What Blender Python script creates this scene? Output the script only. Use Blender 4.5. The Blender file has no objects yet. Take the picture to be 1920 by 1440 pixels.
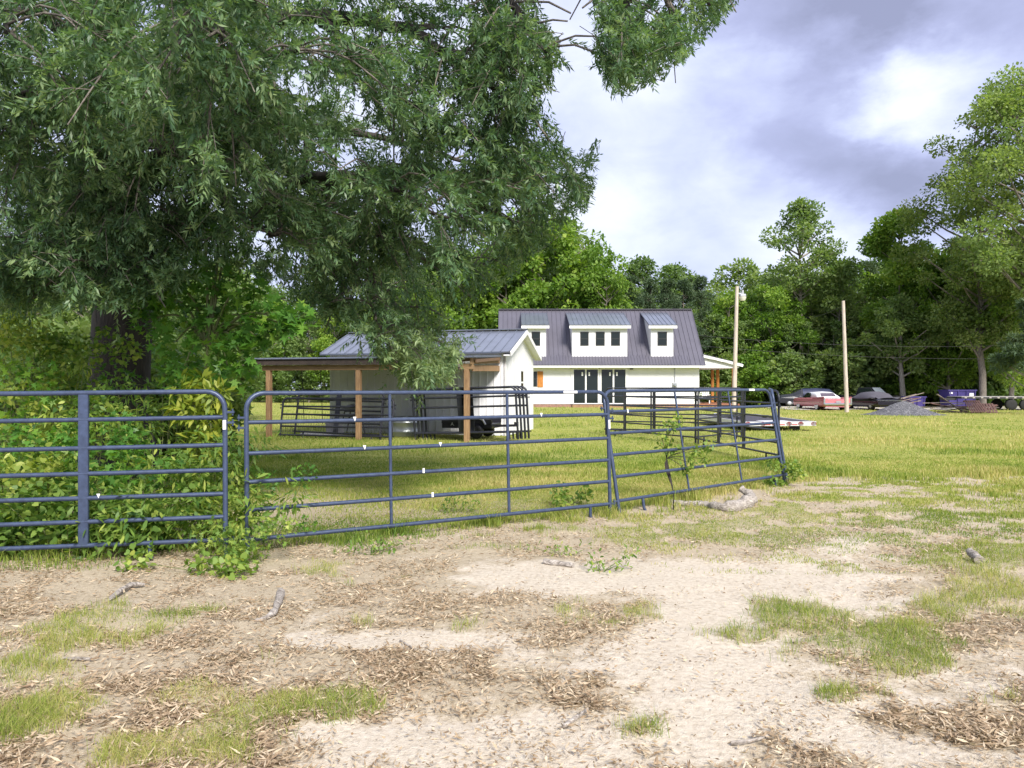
import bpy, bmesh, math, random
import numpy as np
from mathutils import Vector, Matrix
random.seed(7)
RNG = np.random.default_rng(7)
sc = bpy.context.scene
COL = sc.collection
R = math.radians
# ------------------------------------------------------------------ camera
FPX, CH, HY = 1450.0, 1.55, 728.0
cam = bpy.data.cameras.new('camera'); camo = bpy.data.objects.new('camera', cam); COL.objects.link(camo)
cam.sensor_width = 36.0; cam.lens = 36.0 * FPX / 1920.0
cam.shift_y = 8.0 / 1920.0
camo.location = (0, 0, CH); camo.rotation_euler = (R(90), 0, 0)
cam.clip_start = 0.05; cam.clip_end = 2000
sc.camera = camo
# ------------------------------------------------------------------ view
vs = sc.view_settings
vs.view_transform = 'Standard'; vs.look = 'None'; vs.gamma = 1; vs.exposure = 1.16; vs.use_curve_mapping = False
sc.cycles.use_denoising = True
sc.cycles.max_bounces = 7; sc.cycles.diffuse_bounces = 4; sc.cycles.sample_clamp_indirect = 4.0
# ------------------------------------------------------------------ sun and sky
SUN_ELEV, SUN_AZ = 40.0, 158.0        # azimuth clockwise from +Y
sl = bpy.data.lights.new('sun', 'SUN'); sl.energy = 3.0; sl.angle = R(18); sl.color = (1.0, 0.95, 0.87)
slo = bpy.data.objects.new('sun', sl); COL.objects.link(slo)
sd = Vector((math.sin(R(SUN_AZ)) * math.cos(R(SUN_ELEV)), math.cos(R(SUN_AZ)) * math.cos(R(SUN_ELEV)), math.sin(R(SUN_ELEV))))
slo.rotation_euler = sd.to_track_quat('Z', 'Y').to_euler(); slo.location = (10, -20, 30)

def node(nt, typ, **kw):
    n = nt.nodes.new(typ)
    for k, v in kw.items():
        if k == 'inp':
            for a, b in v.items(): n.inputs[a].default_value = b
        else: setattr(n, k, v)
    return n
def ramp(nt, stops, interp='LINEAR'):
    n = nt.nodes.new('ShaderNodeValToRGB'); cr = n.color_ramp; cr.interpolation = interp
    while len(cr.elements) < len(stops): cr.elements.new(0.5)
    for e, (p, c) in zip(cr.elements, stops):
        e.position = p; e.color = (c[0], c[1], c[2], 1) if hasattr(c, '__len__') else (c, c, c, 1)
    return n
def mixrgb(nt, fac, a, b, mode='MIX'):
    n = nt.nodes.new('ShaderNodeMix'); n.data_type = 'RGBA'; n.blend_type = mode
    for i, v in ((0, fac), (6, a), (7, b)):
        if hasattr(v, 'is_output') or isinstance(v, bpy.types.NodeSocket): nt.links.new(v, n.inputs[i])
        else: n.inputs[i].default_value = v if i == 0 else (v[0], v[1], v[2], 1)
    return n.outputs[2]
def mathn(nt, op, a, b=None, c=None):
    n = nt.nodes.new('ShaderNodeMath'); n.operation = op
    for i, v in enumerate((a, b, c)):
        if v is None: continue
        if isinstance(v, bpy.types.NodeSocket): nt.links.new(v, n.inputs[i])
        else: n.inputs[i].default_value = v
    return n.outputs[0]

world = bpy.data.worlds.new('World'); sc.world = world; world.use_nodes = True
nt = world.node_tree; nt.nodes.clear()
wo = node(nt, 'ShaderNodeOutputWorld'); bg = node(nt, 'ShaderNodeBackground')
sky = node(nt, 'ShaderNodeTexSky', sky_type='NISHITA', sun_disc=False)
sky.sun_elevation = R(SUN_ELEV); sky.sun_rotation = R(SUN_AZ)
tc = node(nt, 'ShaderNodeTexCoord')
mp = node(nt, 'ShaderNodeMapping'); nt.links.new(tc.outputs['Generated'], mp.inputs[0]); mp.inputs['Scale'].default_value = (1, 1, 1.9)
n1 = node(nt, 'ShaderNodeTexNoise', inp={'Scale': 2.3, 'Detail': 5.0, 'Roughness': 0.5, 'Distortion': 0.5}); nt.links.new(mp.outputs[0], n1.inputs[0])
n1.inputs['Scale'].default_value = 2.3
wn = node(nt, 'ShaderNodeTexNoise', inp={'Scale': 5.0, 'Detail': 7.0, 'Roughness': .58}); nt.links.new(mp.outputs[0], wn.inputs[0])
wsub = node(nt, 'ShaderNodeVectorMath', operation='SUBTRACT'); nt.links.new(wn.outputs['Color'], wsub.inputs[0]); wsub.inputs[1].default_value = (.5, .5, .5)
wsc = node(nt, 'ShaderNodeVectorMath', operation='SCALE'); nt.links.new(wsub.outputs[0], wsc.inputs[0]); wsc.inputs['Scale'].default_value = .20
wad = node(nt, 'ShaderNodeVectorMath', operation='ADD'); nt.links.new(tc.outputs['Generated'], wad.inputs[0]); nt.links.new(wsc.outputs[0], wad.inputs[1])
wnr = node(nt, 'ShaderNodeVectorMath', operation='NORMALIZE'); nt.links.new(wad.outputs[0], wnr.inputs[0])
fn_ = node(nt, 'ShaderNodeTexNoise', inp={'Scale': 9.0, 'Detail': 8.0, 'Roughness': .6, 'Distortion': .4}); nt.links.new(mp.outputs[0], fn_.inputs[0])
def lobe(px, py, power):
    v = Vector((px - 960, FPX, HY - py)).normalized()
    d = node(nt, 'ShaderNodeVectorMath', operation='DOT_PRODUCT'); d.inputs[1].default_value = v
    nt.links.new(wnr.outputs[0], d.inputs[0])
    c = mathn(nt, 'MAXIMUM', d.outputs['Value'], 0.0)
    return mathn(nt, 'POWER', c, power)
tone = mathn(nt, 'ADD', mathn(nt, 'MULTIPLY_ADD', n1.outputs['Fac'], .62, .07), mathn(nt, 'MULTIPLY', fn_.outputs['Fac'], .30))
for (px, py, pw, amt) in (
        (1740, 150, 500, .30), (1670, 230, 600, .16), (1480, 80, 420, .20), (1130, 420, 260, .16), (1220, 130, 240, .12), (1540, 470, 420, .10),
        (1620, 315, 500, -.31), (1710, 340, 700, -.22), (1500, 245, 500, -.18), (1410, 205, 600, -.14), (1640, -10, 300, -.50), (1400, -10, 350, -.30), (1540, 20, 500, -.15), (1880, 60, 300, -.16), (1250, 290, 300, -.07), (1100, 215, 400, -.06)):
    l = lobe(px, py, pw)
    tone = mathn(nt, 'MULTIPLY_ADD', l, amt, tone)
rp = ramp(nt, [(0.12, (0.28, 0.30, 0.45)), (0.34, (0.40, 0.43, 0.65)), (0.50, (0.56, 0.61, 0.85)), (0.62, (0.70, 0.745, 0.91)), (0.80, (0.92, 0.92, 0.95)), (0.95, (1.1, 1.08, 1.02))])
nt.links.new(tone, rp.inputs[0])
skys = node(nt, 'ShaderNodeVectorMath', operation='SCALE'); nt.links.new(sky.outputs[0], skys.inputs[0]); skys.inputs['Scale'].default_value = 0.10
csc = node(nt, 'ShaderNodeVectorMath', operation='SCALE'); nt.links.new(rp.outputs[0], csc.inputs[0]); csc.inputs['Scale'].default_value = 0.60
mx = mixrgb(nt, 0.93, skys.outputs[0], csc.outputs[0])
nt.links.new(mx, bg.inputs['Color']); bg.inputs['Strength'].default_value = 1.0
nt.links.new(bg.outputs[0], wo.inputs[0])

# ------------------------------------------------------------------ helpers
def P(px, py, d):
    return np.array([(px - 960) * d / FPX, d, CH - (py - HY) * d / FPX])
def _h(ix, iy, s):
    n = (ix * 374761393 + iy * 668265263 + s * 982451653) & 0x7fffffff
    n = ((n ^ (n >> 13)) * 1274126177) & 0x7fffffff
    return ((n ^ (n >> 16)) & 0xffff) / 65535.0
def vnoise(x, y, s=0):
    x = np.asarray(x, float); y = np.asarray(y, float)
    ix = np.floor(x).astype(np.int64); iy = np.floor(y).astype(np.int64)
    fx = x - ix; fy = y - iy; fx = fx * fx * (3 - 2 * fx); fy = fy * fy * (3 - 2 * fy)
    return (_h(ix, iy, s) * (1 - fx) + _h(ix + 1, iy, s) * fx) * (1 - fy) + (_h(ix, iy + 1, s) * (1 - fx) + _h(ix + 1, iy + 1, s) * fx) * fy
def fbm(x, y, s=0, o=4):
    t = 0; a = .5; tot = 0
    for k in range(o):
        t = t + a * vnoise(x * 2 ** k, y * 2 ** k, s + k * 17); tot += a; a *= .55
    return t / tot
def sstep(a, b, x):
    t = np.clip((x - a) / (b - a), 0, 1); return t * t * (3 - 2 * t)
def gz(x, y):
    x = np.asarray(x, float); y = np.asarray(y, float)
    base = 0.0075 * np.clip(y - 14, 0, 60) * (1 - sstep(15, 20.5, x))
    near = np.clip(1 - y / 60, 0.15, 1)
    return base + near * (0.06 * (fbm(x * .45, y * .45, 5, 3) - .5) + 0.03 * (fbm(x * 2.2, y * 2.2, 9, 3) - .5))
def gzf(x, y): return float(gz(x, y))

def link(o, parent=None):
    COL.objects.link(o)
    if parent is not None: o.parent = parent
    return o
def tag(o, label=None, cat=None, group=None, kind=None):
    if label: o['label'] = label
    if cat: o['category'] = cat
    if group: o['group'] = group
    if kind: o['kind'] = kind
    return o
def thing(name, label, cat, loc=(0, 0, 0), rotz=0.0, group=None):
    o = bpy.data.objects.new(name, None); o.empty_display_size = .2
    o.location = loc; o.rotation_euler = (0, 0, rotz); link(o)
    return tag(o, label, cat, group)
def mesh_np(name, V, F, mat, smooth=False, attrs=None):
    """V (n,3), F (m,k) all faces of one size; attrs name -> per-face float."""
    V = np.asarray(V, np.float32); F = np.asarray(F, np.int32)
    me = bpy.data.meshes.new(name); m, k = F.shape
    me.vertices.add(len(V)); me.vertices.foreach_set('co', V.ravel())
    me.loops.add(m * k); me.loops.foreach_set('vertex_index', F.ravel())
    me.polygons.add(m); me.polygons.foreach_set('loop_start', np.arange(0, m * k, k, dtype=np.int32))
    me.polygons.foreach_set('loop_total', np.full(m, k, np.int32))
    if smooth: me.polygons.foreach_set('use_smooth', np.ones(m, bool))
    for an, av in (attrs or {}).items():
        a = me.attributes.new(an, 'FLOAT', 'FACE'); a.data.foreach_set('value', np.asarray(av, np.float32))
    me.update(calc_edges=True)
    if mat: me.materials.append(mat)
    return me
def obj(name, me, parent=None):
    return link(bpy.data.objects.new(name, me), parent)

class MB:
    def __init__(s): s.v = []; s.f = []; s.sm = []
    def add(s, vs, fs, smooth=False):
        b = len(s.v); s.v += [tuple(map(float, q)) for q in vs]
        s.f += [tuple(b + i for i in f) for f in fs]; s.sm += [smooth] * len(fs); return s
    def box(s, c, size, rz=0.0, M=None, bev=0.0):
        x, y, z = (q / 2 for q in size)
        if bev > 0:
            bm = bmesh.new(); bmesh.ops.create_cube(bm, size=1.0)
            for q in bm.verts: q.co = Vector((q.co.x * size[0], q.co.y * size[1], q.co.z * size[2]))
            bmesh.ops.bevel(bm, geom=bm.edges[:], offset=bev, segments=1, affect='EDGES')
            vs = [q.co.copy() for q in bm.verts]; bm.verts.index_update(); fs = [[q.index for q in f.verts] for f in bm.faces]; bm.free()
        else:
            vs = [Vector(q) for q in ((-x, -y, -z), (x, -y, -z), (x, y, -z), (-x, y, -z), (-x, -y, z), (x, -y, z), (x, y, z), (-x, y, z))]
            fs = [(3, 2, 1, 0), (4, 5, 6, 7), (0, 1, 5, 4), (1, 2, 6, 5), (2, 3, 7, 6), (3, 0, 4, 7)]
        T = M if M is not None else Matrix.Rotation(rz, 4, 'Z')
        c = Vector(c); return s.add([T @ q + c for q in vs], fs)
    def b2(s, lo, hi, bev=0.0):
        lo = np.array(lo, float); hi = np.array(hi, float); return s.box((lo + hi) / 2, hi - lo, bev=bev)
    def beam(s, a, b, w, h, up=(0, 0, 1)):
        a = Vector(a); b = Vector(b); d = (b - a); L = d.length; d.normalize()
        u = Vector(up); sd_ = d.cross(u)
        if sd_.length < 1e-4: sd_ = d.cross(Vector((1, 0, 0)))
        sd_.normalize(); u = sd_.cross(d)
        vs = [p + sd_ * (w / 2 * i) + u * (h / 2 * j) for p in (a, b) for i, j in ((-1, -1), (1, -1), (1, 1), (-1, 1))]
        return s.add(vs, [(0, 1, 2, 3), (7, 6, 5, 4), (4, 5, 1, 0), (5, 6, 2, 1), (6, 7, 3, 2), (7, 4, 0, 3)])
    def tube(s, pts, r, n=8, cap=True, jitter=0.0, rnd=random):
        pts = [Vector(p) for p in pts]; m = len(pts)
        if not hasattr(r, '__len__'): r = [r] * m
        prev = None; rings = []
        for i, p in enumerate(pts):
            t = (pts[min(i + 1, m - 1)] - pts[max(i - 1, 0)]).normalized()
            if prev is None:
                a = t.cross(Vector((0, 0, 1)))
                if a.length < 1e-3: a = t.cross(Vector((1, 0, 0)))
            else: a = prev - t * prev.dot(t)
            a.normalize(); prev = a; b = t.cross(a)
            rings.append([p + (a * math.cos(2 * math.pi * k / n) + b * math.sin(2 * math.pi * k / n)) * r[i] * (1 + (rnd.uniform(-jitter, jitter) if jitter else 0)) for k in range(n)])
        vs = [q for ring in rings for q in ring]
        fs = [(i * n + k, i * n + (k + 1) % n, (i + 1) * n + (k + 1) % n, (i + 1) * n + k) for i in range(m - 1) for k in range(n)]
        s.add(vs, fs, True)
        if cap: s.add(rings[0], [tuple(range(n))[::-1]]); s.add(rings[-1], [tuple(range(n))])
        return s
    def lathe(s, prof, c=(0, 0, 0), n=16, M=None):
        c = Vector(c); vs = []
        for (r, z) in prof:
            for k in range(n):
                q = Vector((r * math.cos(2 * math.pi * k / n), r * math.sin(2 * math.pi * k / n), z))
                vs.append((M @ q if M is not None else q) + c)
        m = len(prof)
        fs = [(i * n + k, i * n + (k + 1) % n, (i + 1) * n + (k + 1) % n, (i + 1) * n + k) for i in range(m - 1) for k in range(n)]
        s.add(vs, fs, True)
        if prof[0][0] > 1e-3: s.add(vs[:n], [tuple(range(n))[::-1]])
        if prof[-1][0] > 1e-3: s.add(vs[-n:], [tuple(range(n))])
        return s
    def prism(s, poly, a, b):
        """poly list of 3D points (planar), swept by vector from offset a to offset b"""
        a = Vector(a); b = Vector(b); n = len(poly); p = [Vector(q) for q in poly]
        vs = [q + a for q in p] + [q + b for q in p]
        fs = [tuple(range(n))[::-1], tuple(range(n, 2 * n))] + [(i, (i + 1) % n, n + (i + 1) % n, n + i) for i in range(n)]
        return s.add(vs, fs)
    def loft(s, rings, cap=True, smooth=True):
        n = len(rings[0]); vs = [q for r_ in rings for q in r_]
        fs = [(i * n + k, i * n + (k + 1) % n, (i + 1) * n + (k + 1) % n, (i + 1) * n + k) for i in range(len(rings) - 1) for k in range(n)]
        s.add(vs, fs, smooth)
        if cap: s.add(rings[0], [tuple(range(n))[::-1]]); s.add(rings[-1], [tuple(range(n))])
        return s
    def mesh(s, name, mat):
        me = bpy.data.meshes.new(name); me.from_pydata(s.v, [], s.f)
        me.polygons.foreach_set('use_smooth', s.sm)
        bm = bmesh.new(); bm.from_mesh(me); bmesh.ops.recalc_face_normals(bm, faces=bm.faces[:]); bm.to_mesh(me); bm.free()
        me.update()
        if mat: me.materials.append(mat)
        return me
    def build(s, name, mat, parent=None): return obj(name, s.mesh(name, mat), parent)

# ------------------------------------------------------------------ materials
MATS = {}
def newmat(name):
    m = bpy.data.materials.new(name); m.use_nodes = True; t = m.node_tree
    b = t.nodes['Principled BSDF']; return m, t, b
def simple(name, col, rough=.6, metal=0.0, var=0.0, scale=6.0, bump=0.0, spec=.5, bscale=None, dark=None):
    if name in MATS: return MATS[name]
    m, t, b = newmat(name)
    b.inputs['Roughness'].default_value = rough; b.inputs['Metallic'].default_value = metal
    b.inputs['Specular IOR Level'].default_value = spec
    tcn = node(t, 'ShaderNodeTexCoord')
    if var > 0:
        nz = node(t, 'ShaderNodeTexNoise', inp={'Scale': scale, 'Detail': 6.0, 'Roughness': .65}); t.links.new(tcn.outputs['Object'], nz.inputs[0])
        lo = dark or tuple(c * (1 - var) for c in col); hi = tuple(min(c * (1 + var * .6), .95) for c in col)
        r_ = ramp(t, [(.3, lo), (.7, hi)]); t.links.new(nz.outputs['Fac'], r_.inputs[0]); t.links.new(r_.outputs[0], b.inputs['Base Color'])
    else: b.inputs['Base Color'].default_value = (*col, 1)
    if bump > 0:
        nb = node(t, 'ShaderNodeTexNoise', inp={'Scale': bscale or scale * 4, 'Detail': 5.0}); t.links.new(tcn.outputs['Object'], nb.inputs[0])
        bp = node(t, 'ShaderNodeBump', inp={'Strength': bump, 'Distance': .02}); t.links.new(nb.outputs['Fac'], bp.inputs['Height']); t.links.new(bp.outputs[0], b.inputs['Normal'])
    MATS[name] = m; return m
def grain(name, col, dark, axis_scale=(3, 3, .5), rough=.75, scale=6):
    """sawn wood: streaks along the chosen axis"""
    m, t, b = newmat(name); b.inputs['Roughness'].default_value = rough
    tcn = node(t, 'ShaderNodeTexCoord'); mpn = node(t, 'ShaderNodeMapping'); mpn.inputs['Scale'].default_value = axis_scale
    t.links.new(tcn.outputs['Object'], mpn.inputs[0])
    nz = node(t, 'ShaderNodeTexNoise', inp={'Scale': scale, 'Detail': 7.0, 'Roughness': .6, 'Distortion': .6}); t.links.new(mpn.outputs[0], nz.inputs[0])
    r_ = ramp(t, [(.3, dark), (.62, col)]); t.links.new(nz.outputs['Fac'], r_.inputs[0]); t.links.new(r_.outputs[0], b.inputs['Base Color'])
    bp = node(t, 'ShaderNodeBump', inp={'Strength': .3, 'Distance': .01}); t.links.new(nz.outputs['Fac'], bp.inputs['Height']); t.links.new(bp.outputs[0], b.inputs['Normal'])
    return m
def leafmat(name, dark, mid, light, trans=.35, rough=.5, hue=.0, nscale=0.0):
    """leaf: colour by the per-leaf value 'v' (kind of leaf, plus painted light on the drooping oak sprays), partly translucent"""
    m, t, b = newmat(name)
    at = node(t, 'ShaderNodeAttribute', attribute_name='v')
    fac = at.outputs['Fac']
    if hue > 0:
        oi = node(t, 'ShaderNodeObjectInfo'); fac = mathn(t, 'ADD', fac, mathn(t, 'MULTIPLY_ADD', oi.outputs['Random'], hue, -hue / 2))
    r_ = ramp(t, [(0.0, dark), (.5, mid), (1.0, light)]); t.links.new(fac, r_.inputs[0])
    t.links.new(r_.outputs[0], b.inputs['Base Color']); b.inputs['Roughness'].default_value = rough
    b.inputs['Specular IOR Level'].default_value = .35
    tr = node(t, 'ShaderNodeBsdfTranslucent'); tcol = mixrgb(t, 1.0, r_.outputs[0], (1.25, 1.35, .55), 'MULTIPLY')
    t.links.new(tcol, tr.inputs['Color'])
    ms = node(t, 'ShaderNodeMixShader'); ms.inputs[0].default_value = trans
    t.links.new(b.outputs[0], ms.inputs[1]); t.links.new(tr.outputs[0], ms.inputs[2])
    t.links.new(ms.outputs[0], t.nodes['Material Output'].inputs[0])
    return m
def barkmat(name, col, dark, sc_=(9, 9, 1.6), bump=.8, scale=3.0):
    m = grain(name, col, dark, sc_, .9, scale)
    for n in m.node_tree.nodes:
        if n.bl_idname == 'ShaderNodeBump': n.inputs['Strength'].default_value = bump; n.inputs['Distance'].default_value = .03
    return m
M_OAK = leafmat('oak_leaf', (.050, .105, .050), (.125, .212, .098), (.265, .345, .16), .40, .38)
M_GUM = leafmat('sweetgum_leaf', (.045, .125, .024), (.11, .26, .04), (.26, .40, .055), .42, .42)
M_WEED = leafmat('weed_leaf', (.06, .14, .028), (.18, .29, .055), (.42, .47, .10), .42, .5)
M_YEL = leafmat('yellow_shoot_leaf', (.09, .15, .02), (.22, .29, .035), (.40, .40, .06), .36, .5)
M_WOOD = leafmat('woodland_leaf', (.085, .150, .048), (.185, .270, .088), (.29, .355, .115), .45, .6, .45)
M_LIME = leafmat('lime_leaf', (.085, .175, .026), (.185, .300, .044), (.33, .41, .07), .42, .6, .3)
M_PINE = leafmat('pine_needle', (.045, .08, .042), (.085, .135, .068), (.14, .175, .085), .25, .7, .35)
M_LACE = leafmat('lacy_leaf', (.10, .165, .04), (.20, .25, .07), (.30, .30, .11), .42, .6, .3)
M_GRASS = leafmat('grass_blade', (.10, .18, .030), (.265, .325, .058), (.54, .46, .21), .36, .6)
M_LITTER = leafmat('dead_leaf', (.20, .135, .085), (.39, .295, .20), (.65, .55, .41), .15, .9)
M_LITTER.node_tree.nodes['Principled BSDF'].inputs['Specular IOR Level'].default_value = .08
M_GRASS.node_tree.nodes['Principled BSDF'].inputs['Specular IOR Level'].default_value = .2
M_BARK = barkmat('oak_bark', (.048, .040, .034), (.013, .011, .010))
M_BRANCH = barkmat('branch_bark', (.20, .175, .145), (.05, .042, .035), (6, 6, 6))
M_PALE = barkmat('pale_bark', (.34, .31, .26), (.13, .11, .09), (6, 6, 1.2))
M_STEM = simple('green_stem', (.13, .15, .05), .7, var=.3)
# ------------------------------------------------------------------ ground masks (grass, sand, litter) in world metres
GATE_X = np.array([-9, -5.2, -2.5, 1.2, 4.3, 5.4, 4.8, 40]); GATE_Y = np.array([6.6, 6.75, 7.3, 9.5, 12.4, 15.5, 20.5, 20.5])
def gate_line(x): return np.interp(x, [-40, -5.2, -2.5, 1.2, 4.3, 5.3, 40], [6.5, 6.75, 7.3, 9.5, 12.4, 13.5, 13.5])
def blobs(px, py, L):
    t = np.zeros_like(px)
    for (cx, cy, rx, ry, a) in L: t = t + a * np.exp(-(((px - cx) / rx) ** 2 + ((py - cy) / ry) ** 2))
    return t
B_GRASS = [(1440, 960, 100, 22, .8), (1560, 960, 140, 28, .6), (1330, 1000, 160, 22, .5), (1560, 1060, 90, 14, .3), (60, 1395, 200, 60, .35), (560, 1330, 60, 30, .4), (1110, 1160, 60, 20, .5), (1450, 1165, 90, 32, .9), (1570, 1195, 150, 38, 1.0), (1690, 1215, 110, 40, 1.0), (1850, 1130, 120, 45, .8), (1900, 1180, 60, 60, .6),
    (60, 1180, 110, 32, .75), (200, 1190, 110, 26, .7), (320, 1150, 120, 26, .6), (60, 1265, 75, 30, .55), (370, 1320, 50, 30, .7), (390, 1390, 110, 50, .7), (500, 1390, 80, 50, .6),
    (120, 1350, 90, 40, .55), (60, 1410, 70, 40, .5), (260, 1410, 70, 40, .5), (1150, 1140, 70, 28, .6), (1170, 1000, 130, 30, .5), (1870, 1340, 70, 30, .7), (1520, 1425, 45, 20, .8),
    (690, 1360, 30, 40, .5), (830, 1165, 90, 24, .35), (700, 1170, 60, 22, .4), (1350, 990, 120, 25, .4), (1900, 1050, 160, 60, .6), (700, 1070, 140, 30, .5), (540, 1240, 60, 22, .4),
    (1620, 1305, 60, 14, .3), (1570, 1308, 34, 14, .6), (640, 1330, 40, 30, .45), (1200, 1375, 40, 20, .4), (950, 1010, 120, 26, .5)]
B_SAND = [(1010, 1090, 170, 30, .9), (1270, 1075, 200, 26, .9), (1480, 1085, 170, 30, .9), (1330, 1150, 130, 60, .9), (1320, 1260, 160, 70, .9), (1110, 1230, 150, 40, .5),
    (1000, 1400, 380, 70, .9), (1500, 1350, 300, 60, .9), (1850, 1270, 110, 40, .7), (700, 1200, 150, 22, .7), (880, 1210, 90, 35, .6), (560, 1215, 150, 14, .4), (1700, 1130, 110, 16, .6),
    (200, 1390, 120, 22, .4), (120, 1225, 120, 14, .4), (1600, 1020, 60, 14, .5), (1620, 985, 70, 18, .4), (720, 1400, 170, 60, .7), (1800, 1420, 150, 30, .7), (1560, 1040, 120, 20, .5), (1850, 890, 120, 8, .4), (250, 1125, 120, 14, .35), (1830, 970, 60, 12, .4)]
B_LIT = [(640, 1260, 160, 26, .8), (1100, 1170, 140, 40, .55), (1010, 1290, 160, 30, .6), (1850, 1400, 110, 40, .6), (1660, 1340, 120, 22, .5), (300, 1240, 240, 30, .6), (240, 1080, 260, 35, .8),
    (760, 1100, 180, 30, .7), (1430, 1385, 80, 20, .4), (1260, 1390, 80, 24, .35), (1120, 1330, 100, 16, .3), (1380, 1030, 200, 20, .5), (1000, 1040, 140, 16, .5), (350, 1320, 260, 40, .5)]
def masks(x, y):
    x = np.asarray(x, float); y = np.asarray(y, float)
    d = np.maximum(y, 1.2); px = 960 + FPX * x / d; py = HY + FPX * CH / d
    n1 = fbm(x * .8 + 3, y * .8, 21, 4); n2 = fbm(x * 3.1, y * 3.1, 33, 4); n3 = fbm(x * .22, y * .22, 44, 3)
    gl = gate_line(x)
    inside = sstep(-.45, .35, y - gl + .5 * (n2 - .5))
    far = sstep(12, 17, y)
    right = sstep(1.5, 4.5, x - 0.25 * (y - 6)) * sstep(6.2, 9.5, y)
    g_in = .86 + .5 * (n1 - .5) - .6 * sstep(-1.8, -3.2, x) * sstep(13, 9, y) * (n2 > .4)
    g_in = g_in - .45 * np.exp(-(((x + 1.9) / 1.1) ** 2 + ((y - 9.6) / 2.2) ** 2))
    g_right = .54 + .34 * sstep(8, 18, y) + 1.3 * (n1 - .5) + .7 * (n2 - .5)
    base = np.maximum(inside * g_in, right * g_right)
    base = np.maximum(base, far * (.80 + 1.0 * (n1 - .5) + .6 * (n3 - .5)))
    fg = (1 - inside) * (1 - far)
    grass = base * (1 - .55 * (1 - inside) * (1 - far) * (n2 < .5)) + fg * blobs(px, py, B_GRASS) * (.1 + 1.9 * sstep(.36, .66, n2)) + 1.1 * (n2 - .53) * fg
    sand = fg * (blobs(px, py, B_SAND) * 1.25 + .9 * (n1 - .5) + 1.0 * (n2 - .5) + 1.1 * (fbm(x * 7.5, y * 7.5, 55, 3) - .5) + .06) - 1.2 * sstep(.3, .7, grass) - blobs(px, py, B_LIT) * .75
    behind = sstep(2.6, 1.5, y)
    sand = sand * (1 - behind) + behind * (.5 + n1 - .5)
    dry = far * sstep(-2, -6, x) * sstep(24, 30, y) * .5
    return np.clip(grass, 0, 1), np.clip(sand, 0, 1), n1, n2, n3, dry
# ground sheet: fine near the camera, coarse out to the horizon
def axis_y():
    a = list(np.arange(-3, 14, .055)); s = .07
    while a[-1] < 700: a.append(a[-1] + s); s *= 1.045
    return np.array(a)
def axis_x():
    a = [0.0]; s = .05
    while a[-1] < 6.5: a.append(a[-1] + .055)
    while a[-1] < 700: a.append(a[-1] + s); s *= 1.05
    a = np.array(a); return np.concatenate([-a[:0:-1], a])
gx, gy = axis_x(), axis_y(); GX, GY = np.meshgrid(gx, gy); GZ = gz(GX, GY)
gm, sm_, n1_, n2_, n3_, dry_ = masks(GX, GY)
GZ = GZ + .018 * gm * (GY < 12) + .012 * (n2_ - .5)
V = np.stack([GX, GY, GZ], -1).reshape(-1, 3); ny, nx = GX.shape
idx = np.arange(ny * nx).reshape(ny, nx)
F = np.stack([idx[:-1, :-1], idx[:-1, 1:], idx[1:, 1:], idx[1:, :-1]], -1).reshape(-1, 4)
m, t, b = newmat('ground_soil')
gme = mesh_np('ground', V, F, m, True)
ca = gme.attributes.new('cover', 'FLOAT_COLOR', 'POINT')
ca.data.foreach_set('color', np.stack([gm * (.22 + .78 * sstep(7.5, 14, GY)), sm_, n3_, np.ones_like(gm)], -1).astype(np.float32).ravel())
at = node(t, 'ShaderNodeAttribute', attribute_name='cover'); sep = node(t, 'ShaderNodeSeparateColor'); t.links.new(at.outputs['Color'], sep.inputs[0])
geo = node(t, 'ShaderNodeNewGeometry')
def gnoise(s, d=6.0, r=.65):
    n = node(t, 'ShaderNodeTexNoise', inp={'Scale': s, 'Detail': d, 'Roughness': r}); t.links.new(geo.outputs['Position'], n.inputs[0]); return n.outputs['Fac']
f1, f2, f3 = gnoise(3.5), gnoise(28.0), gnoise(140.0, 3.0)
sandr = ramp(t, [(.25, (.39, .325, .245)), (.5, (.545, .475, .38)), (.75, (.63, .57, .475))]); t.links.new(f2, sandr.inputs[0])
litr = ramp(t, [(.25, (.25, .19, .13)), (.5, (.42, .35, .25)), (.72, (.58, .51, .39))]); t.links.new(mathn(t, 'MULTIPLY_ADD', f3, .55, mathn(t, 'MULTIPLY', f2, .45)), litr.inputs[0])
grr = ramp(t, [(.3, (.14, .17, .034)), (.5, (.26, .28, .06)), (.7, (.42, .36, .14))]); t.links.new(mathn(t, 'MULTIPLY_ADD', f1, .5, mathn(t, 'MULTIPLY', f2, .5)), grr.inputs[0])
def edge(sock, amt=.5):
    e = mathn(t, 'ADD', sock, mathn(t, 'MULTIPLY_ADD', f2, amt, -amt / 2)); e = mathn(t, 'ADD', e, mathn(t, 'MULTIPLY_ADD', f3, amt, -amt / 2))
    r_ = ramp(t, [(.22, 0.0), (.66, 1.0)]); t.links.new(e, r_.inputs[0]); return r_.outputs[0]
c1 = mixrgb(t, edge(sep.outputs[1], .75), litr.outputs[0], sandr.outputs[0])
c2 = mixrgb(t, edge(sep.outputs[0], .5), c1, grr.outputs[0])
t.links.new(c2, b.inputs['Base Color']); b.inputs['Roughness'].default_value = .95; b.inputs['Specular IOR Level'].default_value = .15
bp = node(t, 'ShaderNodeBump', inp={'Strength': .7, 'Distance': .02}); t.links.new(mathn(t, 'ADD', f2, mathn(t, 'MULTIPLY', f3, .5)), bp.inputs['Height']); t.links.new(bp.outputs[0], b.inputs['Normal'])
go = obj('ground', gme); tag(go, 'sandy yard with patchy grass and brown leaf litter', 'ground', kind='structure')

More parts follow.
